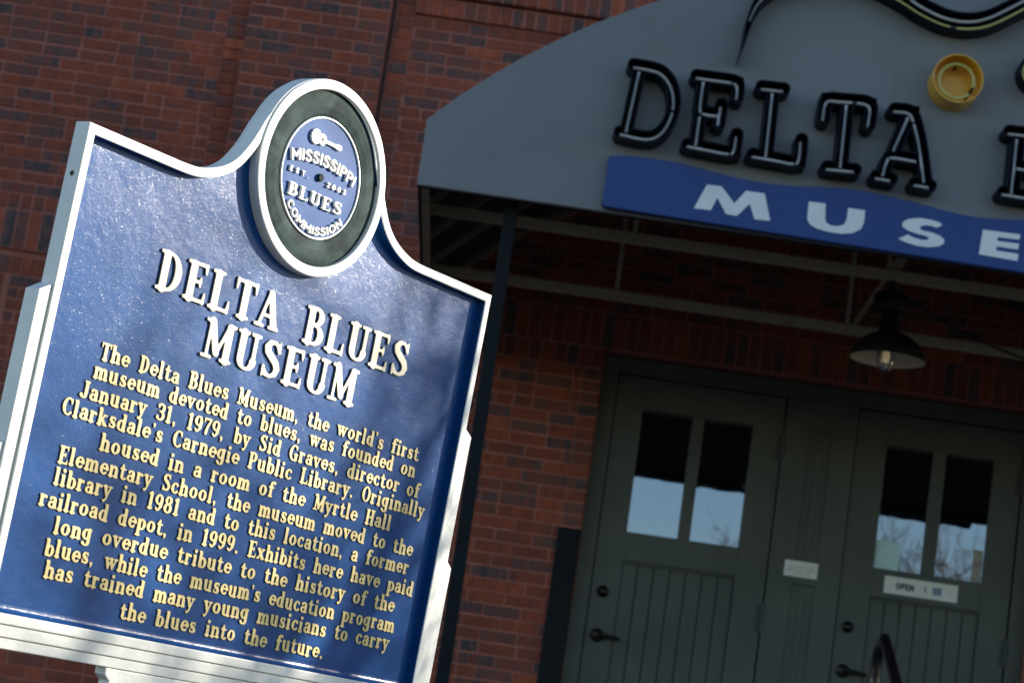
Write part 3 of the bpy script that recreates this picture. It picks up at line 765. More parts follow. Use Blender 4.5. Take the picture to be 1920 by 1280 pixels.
# cove along the foot of the field
cv = [(-.517, -.7340, -.0060), (.517, -.7340, -.0060)]
for k in range(7):
    a = R(90*k/6); a2 = R(90*(k+1)/6)
    if k < 6:
        def cp_(a_): return (-.7338+.0125*(1-math.sin(a_)), -.0160+.0095*(1-math.cos(a_)))
        (v1, h1), (v2, h2) = cp_(a), cp_(a2)
        pn.add(sgn([(-.5165, v1, h1), (.5165, v1, h1), (.5165, v2, h2), (-.5165, v2, h2)]), [(0, 1, 2, 3)], 0, True)
pn.build("panel", M["blue"], mk)
bk = MB(); sadd(bk, plate([[(x*.985, y*.985) for x, y in outer_loop]], TH-.004, TH-.0005, 0)); bk.build("back_plate", M["white"], mk)
md = MB()
sadd(md, plate([circ(.1655), circ(.1480)], -.0205, .0030, .0022, 2)); md.build("medallion_rim", M["white"], mk)
rc = MB()
prof = [(.1485, -.006), (.143, -.0045), (.135, -.0035), (.120, -.0032), (.108, -.0045), (.1035, -.006), (.1025, -.010)]
for i in range(len(prof)-1):
    n = 96; V = []
    for r_, h in (prof[i], prof[i+1]):
        V += [(MC[0]+r_*math.cos(2*math.pi*k/n), MC[1]+r_*math.sin(2*math.pi*k/n), h) for k in range(n)]
    rc.add(sgn(V), [(k, (k+1) % n, n+(k+1) % n, n+k) for k in range(n)], 0, True)
rc.build("record", M["record"], mk)
lb = MB(); sadd(lb, plate([circ(.1022)], -.0200, -.0052, .0008)); lab = lb.build("record_label", M["label_blue"], mk)
lr_ = MB(); sadd(lr_, plate([circ(.1030), circ(.0995)], -.0200, -.0026, .0008)); lr_.build("label_ring", M["white"], mk)
# guitar emblem
gt = contour([[(-.0305, .1318, .0130)], [(-.0135, .1312, .0102)], [(-.029, .1316, .0074), (-.014, .1312, .0070)], [(-.010, .1308, .0034), (.026, .1306, .0029)], [(.025, .1306, .0046), (.034, .1306, .0052)]], .0009)
hole = [(-.0140+.0028*math.cos(-2*math.pi*k/14), .1312+.0028*math.sin(-2*math.pi*k/14)) for k in range(14)]
gm = MB(); sadd(gm, plate([[(x+MC[0]*.3, y) for x, y in lp_] for lp_ in gt]+[[(x+MC[0]*.3, y) for x, y in hole]], -.0054, -.0008, .0008)); gm.build("guitar_emblem", M["white"], lab)
sp_ = MB(); sadd(sp_, plate([circ(.0068, 24, (.0035, .0695))], -.0054, -.0002, .0008)); sp_.build("spindle", M["record"], lab)
SANS = sans_font(.17)
SER = serif_font(.215, .112, .056)
SERT = serif_font(.195, .092, .05)
def lettering(name, items, mats, parent):
    mb = MB()
    for P, F, mi in items: mb.add(sgn(P), F, mi)
    return mb.build(name, mats, parent)
def arcpath(radius, flip, r_cap):
    def fn(x, V, k, cap, h0, adv):
        xx = (x+V[:, 0])*k
        if not flip:
            a = xx/radius; rr = radius+V[:, 1]*cap
            return np.stack([MC[0]-.002+rr*np.sin(a), CYA[0]+rr*np.cos(a), h0+V[:, 2]*cap], 1)
        a = xx/radius; rr = radius-V[:, 1]*cap
        return np.stack([MC[0]+rr*np.sin(a), MC[1]-rr*np.cos(a), h0+V[:, 2]*cap], 1)
    return fn
CYA = [.0885-.27]
it = text_mb([], "MISSISSIPPI", SANS, "sans", .0215, 0, .168, 0, -.0054, -.0004, path=arcpath(.27, False, 0))
lettering("state_lettering", it, [M["white"], M["white"]], lab)
it = text_mb([], "BLUES", SERT, "st", .0215, -.070, .071, .0215, -.0054, -.0004, track=.10)
lettering("label_lettering", it, [M["white"], M["white"]], lab)
it = text_mb([], "COMMISSION", SANS, "sans", .0150, 0, .172, 0, -.0054, -.0006, path=arcpath(.0965, True, 0))
lettering("label_lettering", it, [M["white"], M["white"]], lab)
it = text_mb([], "EST.", SANS, "sans", .0095, -.076, -.026, .0595, -.0054, -.0012, track=.55)
it = text_mb(it, "2003", SANS, "sans", .0095, .022, .074, .0590, -.0054, -.0012, track=.30)
lettering("label_lettering", it[:4], [M["white"], M["white"]], lab); lettering("label_lettering", it[4:], [M["white"], M["white"]], lab)
# title and text
HP = -.0167
def words(name, txt, font, fname, cap, u0, u1, base, h0, h1, bev, step, space, track, mats):
    """one raised part per word, the line fitted between u0 and u1"""
    it = []; items = text_mb([], txt, font, fname, cap, u0, u1, base, h0, h1, bev=bev, step=step, track=track, space=space)
    it_ = iter(items)
    for w_ in txt.split(' '):
        lettering(name, [next(it_) for _ in w_], mats, mk)
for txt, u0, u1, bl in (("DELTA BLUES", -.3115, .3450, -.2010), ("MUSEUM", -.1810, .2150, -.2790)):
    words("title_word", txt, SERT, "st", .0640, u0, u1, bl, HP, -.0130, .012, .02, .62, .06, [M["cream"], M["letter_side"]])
LINES = [("The Delta Blues Museum, the world's first", -.396, .4260, -.3335), ("museum devoted to blues, was founded on", -.4020, .4255, -.3640),
 ("January 31, 1979, by Sid Graves, director of", -.4210, .4480, -.3970), ("Clarksdale's Carnegie Public Library. Originally", -.4505, .4740, -.4295),
 ("housed in a room of the Myrtle Hall", -.3575, .3850, -.4665), ("Elementary School, the museum moved to the", -.4365, .4620, -.5010),
 ("library in 1981 and to this location, a former", -.4365, .4600, -.5340), ("railroad depot, in 1999. Exhibits here have paid", -.4570, .4850, -.5695),
 ("long overdue tribute to the history of the", -.4155, .4400, -.6050), ("blues, while the museum's education program", -.4245, .4510, -.6395),
 ("has trained many young musicians to carry", -.4160, .4450, -.6720), ("the blues into the future.", -.2395, .2700, -.7095)]
for txt, u0, u1, bl in LINES:
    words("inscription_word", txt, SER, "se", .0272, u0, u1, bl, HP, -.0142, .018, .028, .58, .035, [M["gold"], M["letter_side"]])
# foot of the casting and the post that carries it
ft = MB()
foot = [(-.252, -.7862), (.252, -.7862), (.252, -.797), (.240, -.806), (.240, -.836), (.150, -.856), (.060, -.88), (.060, -.96), (-.060, -.96), (-.060, -.88), (-.150, -.856), (-.240, -.836), (-.240, -.806), (-.252, -.797)]
sadd(ft, plate([foot], TH+.002, -.0085, .002, 2))
ft.box(-.236, .236, .0030, .0084, LB-.826, LB-.812, 0, .002)
ft.build("foot", M["white"], mk)
pt = MB(); pt.tube([(0, .017, -.02), (0, .017, LB-.90)], .045, 20); pt.build("post", M["white"], mk)
bh = MB()
n = 16; bh.add([(-W_-.0004, .0145+.0042*math.cos(2*math.pi*k/n), LB-.080+.0042*math.sin(2*math.pi*k/n)) for k in range(n)], [tuple(range(n))])
bh.build("bolt_hole", M["black"], mk)

# ------------------------------------------------------------------ awning
AY = 9.80; AB = 3.975; ASP = 4.228; AC = 1.790; AX0, AX1 = -.486, 4.066
CCX, CCZ, CR = 1.82, 2.093, 3.165
def arch_z(x):
    xx = AC+(x-AC); return CCZ+math.sqrt(max(0, CR*CR-(abs(x-AC)+ (AC-CCX) * (-1) if False else (x-CCX if x < AC else (2*AC-x)-CCX))**2))
aw = empty("awning", (AC, AY, 0), "grey barrel vaulted entrance awning on cream steel ribs and dark posts", "awning")
xs = [AX0+(AX1-AX0)*k/64 for k in range(65)]
arch_pts = [(x, arch_z(x)) for x in xs]
ASPz = arch_pts[0][1]
fa = MB()
lp = [(AX0, AB)]+arch_pts+[(AX1, AB)]
V, F, NZ = plate([list(reversed(lp))], 0, .03, .003)
fa.add(np.stack([V[:, 0], AY+.03-V[:, 2], V[:, 1]], 1), F)
fo = part(fa, "fascia", M["fascia"], aw)
for sx in (1.452, 2.66):
    m = MB(); m.box(sx-.007, sx+.007, AY-.0016, AY+.001, AB+.16, arch_z(sx)-.03)
    q = m.build("seam", M["fascia"], fo, origin=world_loc(aw))
cv = MB()
for (x0, z0), (x1, z1) in zip(arch_pts[:-1], arch_pts[1:]):
    cv.add([(x0, AY+.031, z0-.004), (x1, AY+.031, z1-.004), (x1, WY-.006, z1-.004), (x0, WY-.006, z0-.004)], [(0, 1, 2, 3)], 0, True)
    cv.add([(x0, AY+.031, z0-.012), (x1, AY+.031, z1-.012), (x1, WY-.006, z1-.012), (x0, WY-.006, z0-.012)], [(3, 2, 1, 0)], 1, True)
for x0, x1 in ((AX0+.002, AX0+.010), (AX1-.010, AX1-.002)):
    cv.box(x0, x1, AY+.031, WY-.006, AB+.002, ASPz-.014, 1)
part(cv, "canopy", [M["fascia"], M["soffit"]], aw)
def rib(Y):
    m = MB(); w_ = .032
    for a, b_ in zip(arch_pts[:-1], arch_pts[1:]):
        m.bar((a[0], Y, a[1]-.034), (b_[0], Y, b_[1]-.034), w_, .032)
    part(m, "rib", M["rib"], aw)
for Y in (9.90, 10.47, 11.05, 11.68, 12.25, 12.84): rib(Y)
for Y in (11.05, 12.25):
    m = MB(); m.box(AX0+.012, AX1-.012, Y-.024, Y+.024, 4.184, 4.232, 0, .003); part(m, "tie_beam", M["steel"], aw)
    for x in (.497, 1.70, 2*AC-.497):
        m = MB(); m.bar((x, Y, 4.233), (x, Y, arch_z(x)-.05), .022, .022); part(m, "strut", M["steel"], aw)
    for x0, x1 in ((1.72, 2.16), ):
        m = MB(); m.bar((x0, Y+.025, 4.20), (x1, Y+.025, arch_z(x1)-.16), .026, .02); part(m, "brace", M["steel"], aw)
m = MB(); m.box(AX0+.012, AX1-.012, AY+.031, AY+.071, AB+.004, AB+.05, 0, .003); part(m, "tie_beam", M["post"], aw)
for sx in (AX0+.03, AX1-.03):
    m = MB(); m.box(sx-.016, sx+.016, AY+.072, WY-.07, AB+.006, AB+.046, 0, .003); part(m, "side_rail", M["steel"], aw)
for px in (-.083, 2*AC+.083):
    m = MB(); m.box(px-.028, px+.028, 9.925, 9.981, 0.012, AB+.06, 0, .004); m.box(px-.09, px+.09, 9.86, 10.04, 0.0, .012)
    part(m, "post", M["post"], aw)

# ------------------------------------------------------------------ channel letters on the fascia
CDEP = .098
def px6(pts, Y): return [at(1100+x/2.3415, y/2.3423, Y) for x, y in pts]
def smooth2(P, n=5): return catmull(P, n) if len(P) > 2 else P
LET = {
 'D': [[(205,298),(265,308),(320,325),(357,362),(378,420),(378,485),(355,550),(325,590),(285,612),(235,612),(145,592)], [(230,318),(172,583)]],
 'E': [[(480,345),(560,356),(635,367),(660,385),(656,440)], [(512,362),(497,470),(503,498),(535,508),(578,512)], [(588,472),(575,555)], [(495,515),(478,640)], [(440,645),(530,662),(622,679),(645,665),(655,602)]],
 'L': [[(765,393),(860,404)], [(815,412),(785,690)], [(725,690),(830,708),(908,722),(930,705),(938,625)]],
 'T': [[(1035,532),(1044,468),(1062,446),(1110,449),(1200,456),(1233,466),(1243,490),(1232,560)], [(1140,464),(1112,738)], [(1050,745),(1172,757)]],
 'A': [[(1345,492),(1398,496),(1424,512),(1440,560),(1460,650),(1480,803)], [(1410,518),(1345,665)], [(1298,775),(1315,715),(1340,695),(1445,712)], [(1265,785),(1330,796)], [(1435,815),(1500,826)]],
}
def channel(name, label, cat, strokes, hw, ringdepth=CDEP, group=None, mats=None, tubes=None, corner=None, tube_mats=None, tr=.0068):
    """strokes: polylines of (x,z[,r]) on the fascia plane; open-faced can with neon tubes inside"""
    st_ = [[(q[0], q[1], q[2] if len(q) > 2 else hw) for q in s_] for s_ in strokes]
    for (qx, qz, dx, dz) in (corner or []):                 # squared corners of the can
        st_.append([(qx, qz, hw), (qx+dx*hw*.42, qz+dz*hw*.42, hw*.58)]); st_.append([(qx+dx*hw*.42, qz+dz*hw*.42, hw*.58), (qx+dx*hw*.74, qz+dz*hw*.74, hw*.26)])
    allx = [q[0] for s_ in st_ for q in s_]; allz = [q[1] for s_ in st_ for q in s_]
    o = empty(name, (sum(allx)/len(allx), AY, min(allz)-hw), label, cat, group)
    step = .0020
    wall = contour(st_, step, ring=.0050); fill = contour(st_, step)
    m = MB()
    V, F, NZ = plate(wall, 0, ringdepth, 0); m.add(np.stack([V[:, 0], AY-.002-V[:, 2], V[:, 1]], 1), F)
    V, F, NZ = plate(fill, 0, .004, 0); m.add(np.stack([V[:, 0], AY-.0015-V[:, 2], V[:, 1]], 1), F)
    part(m, "can", mats or M["can"], o)
    for i, tb in enumerate(tubes):
        m = MB(); m.tube([(q[0], AY-.055, q[1]) for q in tb], tr, 10)
        for e_ in (tb[0], tb[-1]):
            m.tube([(e_[0], AY-.006, e_[1]), (e_[0], AY-.055, e_[1])], tr*.8, 8, 1)
        if len(tb) > 3:
            k_ = len(tb)//2; m.tube([(q[0], AY-.055, q[1]) for q in tb[k_:k_+2]], tr*1.08, 10, 1)
        part(m, "neon_tube", [(tube_mats or [M["tube"]]*9)[i], M["ink"]], o)
    return o
TY = AY-.055
ordw = {'D': "first", 'E': "second", 'L': "third", 'T': "fourth", 'A': "fifth"}
CORNER = {'T': [(1050,450,-1,1), (1236,470,1,1)], 'E': [(654,378,1,1), (646,672,1,-1)], 'L': [(930,716,1,-1)], 'A': [(1424,505,1,1)], 'D': []}
for ch, strokes in LET.items():
    cn = [(*px6([(c_[0], c_[1])], TY)[0], c_[2], c_[3]) for c_ in CORNER[ch]]
    w_ = [px6(s_, TY) for s_ in strokes]
    w_ = [smooth2(s_) for s_ in w_]
    channel("channel_letter", "black open channel letter %s with white neon tube above the blue board" % ch, "sign letter", w_, .0280, group="neon channel letters on the awning", tubes=w_, corner=cn)
# the next word starts at the right edge of the photograph
def shift_letter(ch, dx, dz): return [[(x+dx, z+dz) for x, z in px6(s_, TY)] for s_ in LET[ch]]
bx, bz0 = at(1907, 254, TY); _, bz1 = at(1889, 367, TY); bx2, _ = at(1889, 367, TY)
Hh = bz0-bz1
bB = [[(bx-.04, bz0), (bx+.08, bz0), (bx+.155, bz0-.02), (bx+.185, bz0-.07), (bx+.16, bz0-.125), (bx+.10, bz0-.145), (bx+.01, bz0-.145)],
      [(bx, bz0-.02), (bx, bz1+.01)],
      [(bx+.10, bz0-.145), (bx+.175, bz0-.165), (bx+.205, bz0-.22), (bx+.17, bz1+.015), (bx+.11, bz1), (bx-.04, bz1)]]
bB = [smooth2(s_, 4) for s_ in bB]
channel("channel_letter", "black channel letter B with white neon tube at the photo's right edge", "sign letter", bB, .0280, group="neon channel letters on the awning", tubes=bB)
def moved(ch, dx, dz): return [smooth2([(x+dx, z+dz) for x, z in px6(s_, TY)]) for s_ in LET[ch]]
ux0 = bx+.42; uz0, uz1 = bz0-.015, bz1-.015
def seq(P): return smooth2(P, 4)
REST = [("L", moved("L", (bx+.30)-at(1100+765/2.3415, 168, TY)[0], bz0-at(1100+765/2.3415, 393/2.3423, TY)[1]-.01)),
        ("U", [seq([(bx+.585, uz0), (bx+.675, uz0)]), seq([(bx+.63, uz0-.02), (bx+.63, uz1+.09), (bx+.66, uz1+.02), (bx+.715, uz1), (bx+.77, uz1+.02), (bx+.80, uz1+.09), (bx+.80, uz0-.02)]), seq([(bx+.755, uz0), (bx+.845, uz0)])]),
        ("E", moved("E", (bx+.94)-at(1100+480/2.3415, 147, TY)[0], bz0-at(1100+480/2.3415, 345/2.3423, TY)[1]-.03)),
        ("S", [seq([(bx+1.36, uz0-.09), (bx+1.36, uz0-.03), (bx+1.30, uz0), (bx+1.23, uz0-.01), (bx+1.20, uz0-.07), (bx+1.24, uz0-.125), (bx+1.32, uz0-.16), (bx+1.365, uz0-.22), (bx+1.34, uz1+.0), (bx+1.27, uz1-.015), (bx+1.21, uz1+.01), (bx+1.20, uz1+.07)])])]
for ch, st4 in REST:
    channel("channel_letter", "black channel letter %s with white neon tube right of the letter B" % ch, "sign letter", st4, .0280, group="neon channel letters on the awning", tubes=st4)
# round yellow can with neon ring
def ringp(cx, cz, r_, a0, a1, n=40): return [(cx+r_*math.cos(R(a0+(a1-a0)*k/n)), cz+r_*math.sin(R(a0+(a1-a0)*k/n))) for k in range(n+1)]
def round_can(label, pxc, r_, depth, cmat, tubes, name="neon_dot"):
    fy = AY-depth; cx, cz = at(*pxc, fy)
    o = empty(name, (cx, AY, cz-r_), label, "neon sign")
    m = MB(); n = 48
    for ra, rb, ya, yb in ((r_, r_, AY-.002, fy), (r_, r_-.004, fy, fy), (r_-.004, r_-.004, fy, AY-.02)):
        V = [(cx+ra*math.cos(2*math.pi*k/n), ya, cz+ra*math.sin(2*math.pi*k/n)) for k in range(n)]+[(cx+rb*math.cos(2*math.pi*k/n), yb, cz+rb*math.sin(2*math.pi*k/n)) for k in range(n)]
        m.add(V, [(k, (k+1) % n, n+(k+1) % n, n+k) for k in range(n)], 0, True)
    m.add([(cx+(r_-.004)*math.cos(2*math.pi*k/n), AY-.02, cz+(r_-.004)*math.sin(2*math.pi*k/n)) for k in range(n)], [tuple(range(n))])
    part(m, "can", cmat, o)
    for (rr, a0, a1, tm, yo) in tubes:
        m = MB(); P = ringp(cx, cz, rr, a0, a1)
        m.tube([(q[0], AY-yo, q[1]) for q in P], .0075, 10)
        for e_ in (P[0], P[-1]): m.tube([(e_[0], AY-.021, e_[1]), (e_[0], AY-yo, e_[1])], .007, 8, 1)
        mid = P[len(P)//3]; m.tube([(mid[0], AY-.021, mid[1]), (mid[0], AY-yo, mid[1])], .007, 8, 1)
        part(m, "neon_tube", [tm, M["ink"]], o)
    return o
round_can("round yellow can with a yellow neon ring, above the letter A", (1797, 147), .1060, .125, M["yellow"],
          [(.0745, -15, 318, M["ytube"], .085), (.094, 165, 285, M["tube"], .060)])
round_can("round black can with a yellow neon ring at the right edge of the photo", (1949, 133), .082, .10, M["can"], [(.062, 20, 330, M["ytube"], .060)])
# wavy channel along the top of the fascia
wave = [(1381,118,.0016),(1390,95,.004),(1398,66,.010),(1405,41,.014),(1415,18,.019),(1430,-2,.0235),(1458,-24,.031),(1500,-42,.039),(1550,-48,.042),(1605,-42,.042),(1650,-24,.042),(1694,0,.042),(1730,23,.042),(1772,42,.042),(1815,48.5,.042),(1858,40.5,.042),(1918,11,.042),(1965,-14,.042),(2010,-24,.042),(2060,-10,.042)]
def wp(d, pts): 
    Q = []
    for x, y, r_ in pts:
        a, b_ = at(x, y, TY); Q.append((a, b_, r_))
    return Q
WP = catmull(wp(0, wave), 4)
def offs(P, d, i0):
    Q = []
    for i in range(i0, len(P)):
        a, b_ = np.array(P[max(i-1, 0)][:2]), np.array(P[min(i+1, len(P)-1)][:2]); t = (b_-a)/np.linalg.norm(b_-a)
        Q.append((P[i][0]-t[1]*d, P[i][1]+t[0]*d))
    return Q
# white tube enters alone at the thin tail; the yellow one joins where the channel widens
k0 = 12
wt = []
for i, q in enumerate(WP[k0:]):
    dd = max(0, min(1, (i-8)/16))*.016
    wt.append(offs(WP, dd, 0)[k0+i])
yt = offs(WP, -.0165, 30)
channel("neon_wave", "wavy black channel with white and yellow neon tubes along the top of the awning", "neon sign", [WP], .042, tubes=[wt, yt], tube_mats=[M["tube"], M["ytube"]], ringdepth=.10)

# ------------------------------------------------------------------ blue museum board
bd = empty("museum_board", (AC, AY, AB), "blue board with a wavy top edge and wide white letters along the awning's lower edge", "sign")
BYF = AY-.05
topx = [(1142,292.5),(1170,292),(1207,294.7),(1271,305),(1322,318),(1373,331),(1424.6,341.6),(1476,348),(1527,350),(1591,353.6),(1655,365),(1719,380),(1775,395),(1826,405.7),(1880,411),(1920,412)]
tp = [at(x, y, BYF) for x, y in topx]
bb0 = at(1127, 386, BYF); bb1 = at(1920, 511, BYF)
slope_l = (bb0[1])
xR = 2*AC-bb0[0]
# board continues to the right with the same wave
ext = []; x = tp[-1][0]; z = tp[-1][1]
rest = [(2.15, z-.004), (2.35, z+.005), (2.6, z-.02), (2.85, z-.05), (3.05, z-.065), (xR-.03, z-.07)]
zb = lambda x_: bb0[1]+(bb1[1]-bb0[1])*(x_-bb0[0])/(bb1[0]-bb0[0])
topl = catmull(tp+rest, 4)
bl_ = [(bb0[0]+.004, bb0[1]+.012), (bb0[0]+.014, bb0[1])]+[(x_, zb(x_)) for x_ in np.linspace(bb0[0]+.05, xR-.02, 20)]+[(xR, z-.08)]+list(reversed(topl))
V, F, NZ = plate([bl_], 0, .046, .004, 2)
m = MB(); m.add(np.stack([V[:, 0], AY-.003-V[:, 2], V[:, 1]], 1), F); part(m, "board", M["navy"], bd)
LYF = BYF-.0015
def poly_letter(pl, holes=()):
    V, F, NZ = plate([pl]+list(holes), 0, .004, 0)
    m = MB(); m.add(np.stack([V[:, 0], BYF+.0025-V[:, 2], V[:, 1]], 1), F); return part(m, "board_letter", M["board_letter"], bd)
def P6(pts): return [at(1100+x/2.3415, y/2.3423, LYF) for x, y in pts]
Mp = P6([(470,915),(528,811),(592,818),(648,893),(700,838),(782,850),(806,970),(737,963),(716,895),(660,948),(612,940),(574,868),(545,923)])
poly_letter(Mp)
Up = P6([(975,885),(1050,894),(1047,955),(1050,975),(1072,990),(1105,993),(1130,985),(1142,962),(1148,913),(1223,924),(1218,975),(1205,1005),(1170,1023),(1120,1027),(1060,1018),(1010,1004),(980,985),(968,962)])
poly_letter(Up)
Sp = P6([(1562,988),(1537,1000),(1515,992),(1490,989),(1468,993),(1462,1003),(1475,1012),(1510,1020),(1550,1034),(1570,1052),(1568,1070),(1545,1082),(1500,1086),(1450,1079),(1400,1064),(1368,1048),(1410,1030),(1440,1045),(1475,1054),(1497,1053),(1505,1045),(1490,1036),(1450,1026),(1410,1012),(1385,993),(1388,975),(1412,962),(1460,957),(1515,966),(1548,976)])
poly_letter(Sp)
Ep = P6([(1740,1008),(1905,1030),(1900,1053),(1805,1041),(1803,1058),(1898,1070),(1895,1096),(1800,1082),(1798,1100),(1895,1115),(1892,1146),(1722,1116)])
poly_letter(Ep)
ux, mx_ = np.mean([q[0] for q in Up]), np.mean([q[0] for q in Mp])
poly_letter([(2*AC-(q[0]-ux)-ux+.0, q[1]-.01) for q in reversed(Up)])
poly_letter([(2*AC-mx_+(q[0]-mx_), q[1]-.02) for q in Mp])

# ------------------------------------------------------------------ pendant lamp
LY = 11.05; LX = 1.741
la = empty("pendant_lamp", (LX, LY, 3.80), "black barn lamp with white inside and glass jar hanging from the awning's tie beam", "lamp")
m = MB(); m.lathe([(.178, 0), (.177, .006), (.168, .035), (.145, .075), (.105, .108), (.062, .128), (.048, .135)], LX, LY, 3.806, 40)
m.lathe([(.175, .002), (.165, .036), (.142, .073), (.10, .103), (.05, .115), (0.0, .118)], LX, LY, 3.806, 40, 1)
sh = part(m, "shade", [M["lamp"], M["lamp_in"]], la)
m = MB(); m.lathe([(.050, .13), (.046, .15), (.040, .19), (.034, .215), (.034, .24)], LX-.008, LY, 3.806, 24); part(m, "neck", M["lamp"], la)
m = MB(); m.lathe([(0, .0), (.060, .0), (.074, .008), (.080, .025), (.080, .085), (.070, .10), (0, .104)], LX-.014, LY, 4.022, 28)
m.tube([(LX-.014, LY, 4.12), (LX-.014, LY, 4.186)], .018, 10); part(m, "junction_box", M["lamp"], la)
m = MB(); m.lathe([(.036, .085), (.038, .06), (.038, -.015), (.033, -.038), (.018, -.050), (0, -.053)], LX-.008, LY, 3.806, 24)
jr = part(m, "glass_jar", M["jar"], la)
m = MB(); m.lathe([(.012, .085), (.013, .055), (.023, .025), (.024, .008), (.016, -.010), (0, -.016)], LX-.008, LY, 3.806, 18); part(m, "bulb", M["bulb"], jr)
m = MB()
for k in range(4):
    a = 2*math.pi*k/4+.4
    m.tube([(LX-.008+.043*math.cos(a), LY+.043*math.sin(a), 3.806+.09), (LX-.008+.044*math.cos(a), LY+.044*math.sin(a), 3.806-.02), (LX-.008+.012*math.cos(a), LY+.012*math.sin(a), 3.806-.060)], .0028, 6)
part(m, "wire_guard", M["lamp"], la)
cb = [at(x, y, LY) for x, y in ((1705, 562), (1760, 597), (1820, 630), (1920, 672), (2040, 705))]
m = MB(); m.tube(catmull([(q[0], LY, q[1]) for q in cb], 4), .006, 8); part(m, "cable", M["lamp"], la)

# ------------------------------------------------------------------ central stair handrail
hr = empty("handrail", (1.78, 10.68, FLOOR), "black tubular handrail rising at the bottom edge in front of the right door", "handrail")
hx = 1.782
P = [(hx, 10.68, FLOOR), (hx, 10.68, 2.30), (hx, 10.665, 2.385), (hx, 10.62, 2.435), (hx, 10.555, 2.448), (hx, 10.48, 2.432), (hx, 10.36, 2.372), (hx, 8.6, 1.40)]
m = MB(); m.tube(catmull(P[:2], 1)+catmull(P[1:], 5)[1:], .0250, 18); part(m, "rail", M["rail"], hr)
m = MB(); m.tube([(hx, 8.7, .175), (hx, 8.7, 1.455)], .020, 14); part(m, "post", M["rail"], hr)

# ------------------------------------------------------------------ signs stuck on the doors
def flat(name, label, cat, x0, x1, z0, z1, y, mat_, th=.003, tilt=0.0):
    o = empty(name, ((x0+x1)/2, y, z0), label, cat)
    m = MB(); m.box(x0, x1, y-th, y, z0, z1, 0, .0008); part(m, "plate", mat_, o); return o
def flat_text(o, txt, x0, x1, zb, cap, y, mat_, name="lettering", W=.2):
    fnt = sans_font(W); it = text_mb([], txt, fnt, "f%s" % W, cap, x0, x1, zb, 0, .0012, bev=0.0, step=.03)
    m = MB()
    for P_, F_, mi in it: m.add(np.stack([P_[:, 0], y-P_[:, 2], P_[:, 1]], 1), F_)
    return part(m, name, mat_, o)
o = flat("notice", "small cream notice with faint grey writing on the post between the doors", "notice", 1.632, 1.814, 3.009, 3.095, FY-.0105, M["paper"])
m = MB(); yy = FY-.0137
rr = random.Random(3)
for row, (zz, a_, b_) in enumerate(((3.064, 1.662, 1.782), (3.046, 1.655, 1.790), (3.030, 1.690, 1.764))):
    x = a_
    while x < b_:
        wv = rr.uniform(.006, .018); m.box(x, x+wv, yy-.0006, yy, zz-.0022, zz+rr.uniform(.001, .0035)); x += wv+.005
part(m, "writing", mat("faint_grey_ink", (.26, .25, .23), .7), o)
o = flat("open_sign", "long white sign reading OPEN under the right door's windows", "sign", 2.181, 2.582, 2.994, 3.088, FY-.0005, M["paper"])
flat_text(o, "OPEN", 2.246, 2.344, 3.022, .036, FY-.0036, M["ink"])
m = MB(); yy = FY-.0036
m.tube([(2.405, yy, 3.058), (2.404, yy, 3.040), (2.407, yy, 3.030), (2.413, yy, 3.028)], .0028, 6)
m.tube([(2.540, yy, 3.040), (2.536, yy, 3.030)], .0025, 6); part(m, "mark", M["ink"], o)
m = MB()
for k in range(3):
    zc = 3.024+k*.0145; m.add([(2.444+.003*(k % 2), yy-.0005, zc-.004), (2.492, yy-.0005, zc-.003), (2.494, yy-.0005, zc+.005), (2.446, yy-.0005, zc+.004)], [(0, 1, 2, 3)])
for k in range(3): m.add([(2.449+k*.016, yy-.0003, 3.022), (2.456+k*.016, yy-.0003, 3.022), (2.458+k*.016, yy-.0003, 3.055), (2.451+k*.016, yy-.0003, 3.055)], [(0, 1, 2, 3)])
part(m, "emblem", M["blue_ink"], o)
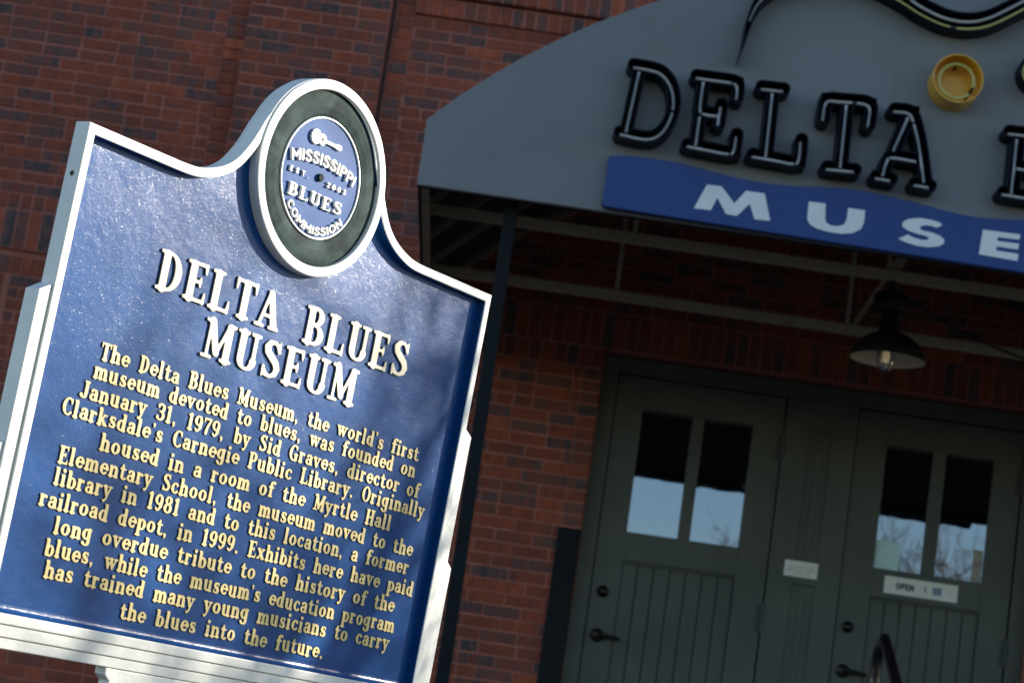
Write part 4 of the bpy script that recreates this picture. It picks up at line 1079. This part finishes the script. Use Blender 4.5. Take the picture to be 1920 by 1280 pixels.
flat("window_paper", "pale cyan paper in the lower left corner of the right door's glass", "paper", 2.116, 2.249, 3.124, 3.279, FY+.0195, M["cyan"], .001)
flat("window_poster", "faded narrow poster in the lower right corner of the right door's glass", "poster", 2.648, 2.700, 3.126, 3.30, FY+.0195, M["poster"], .001)

# ------------------------------------------------------------------ bare trees in front of the building (they shade the marker and show in the glass)
def tree(name, label, loc, height, seed, lean=(0, 0), dens=1.0, levels=5, stout=1.0):
    rg = random.Random(seed); o = empty(name, loc, label, "tree")
    tr = MB(); tw = MB()
    def grow(p, d, L, r_, lev):
        n = 5 if lev < 3 else 4; pts = [np.array(p, float)]; d = np.array(d, float)
        for k in range(n):
            d = d+np.array([rg.gauss(0, .13), rg.gauss(0, .13), rg.gauss(.03, .08)]); d /= np.linalg.norm(d)
            pts.append(pts[-1]+d*L/n)
        rs = [r_*(1-.5*k/n) for k in range(n+1)]
        (tr if lev < 2 else tw).tube(pts, rs, 8 if lev < 2 else 5, caps=lev < 2)
        if lev >= levels: return
        nb = [4, 4, 4, 3, 3][lev]; nb = max(1, round(nb*dens))
        for k in range(nb):
            t = rg.uniform(.45 if lev == 0 else .25, 1.0); i = min(n-1, int(t*n)); q = pts[i]+(pts[i+1]-pts[i])*(t*n-i)
            ax = np.array([rg.gauss(0, 1), rg.gauss(0, 1), rg.gauss(.25, .5)]); ax /= np.linalg.norm(ax)
            nd = d*.75+ax*.75; nd /= np.linalg.norm(nd)
            grow(q, nd, L*rg.uniform(.5, .72), rs[i]*rg.uniform(.5, .68), lev+1)
        grow(pts[-1], d, L*.6, rs[-1]*.9, lev+1)
    grow(loc, (lean[0], lean[1], 1), height*.36, height*.017*stout, 0)
    part(tr, "trunk", M["bark"], o); part(tw, "crown", M["bark"], o)
    return o
tree("bare_tree", "bare winter tree standing to the right of the marker, out of the photo", (4.48, 5.63, -.22), 5.8, 10, dens=1.3, levels=4)
tree("bare_tree", "bare winter tree across the street, seen only reflected in the right door", (8.6, -17.0, 0), 12.5, 5, stout=1.7)
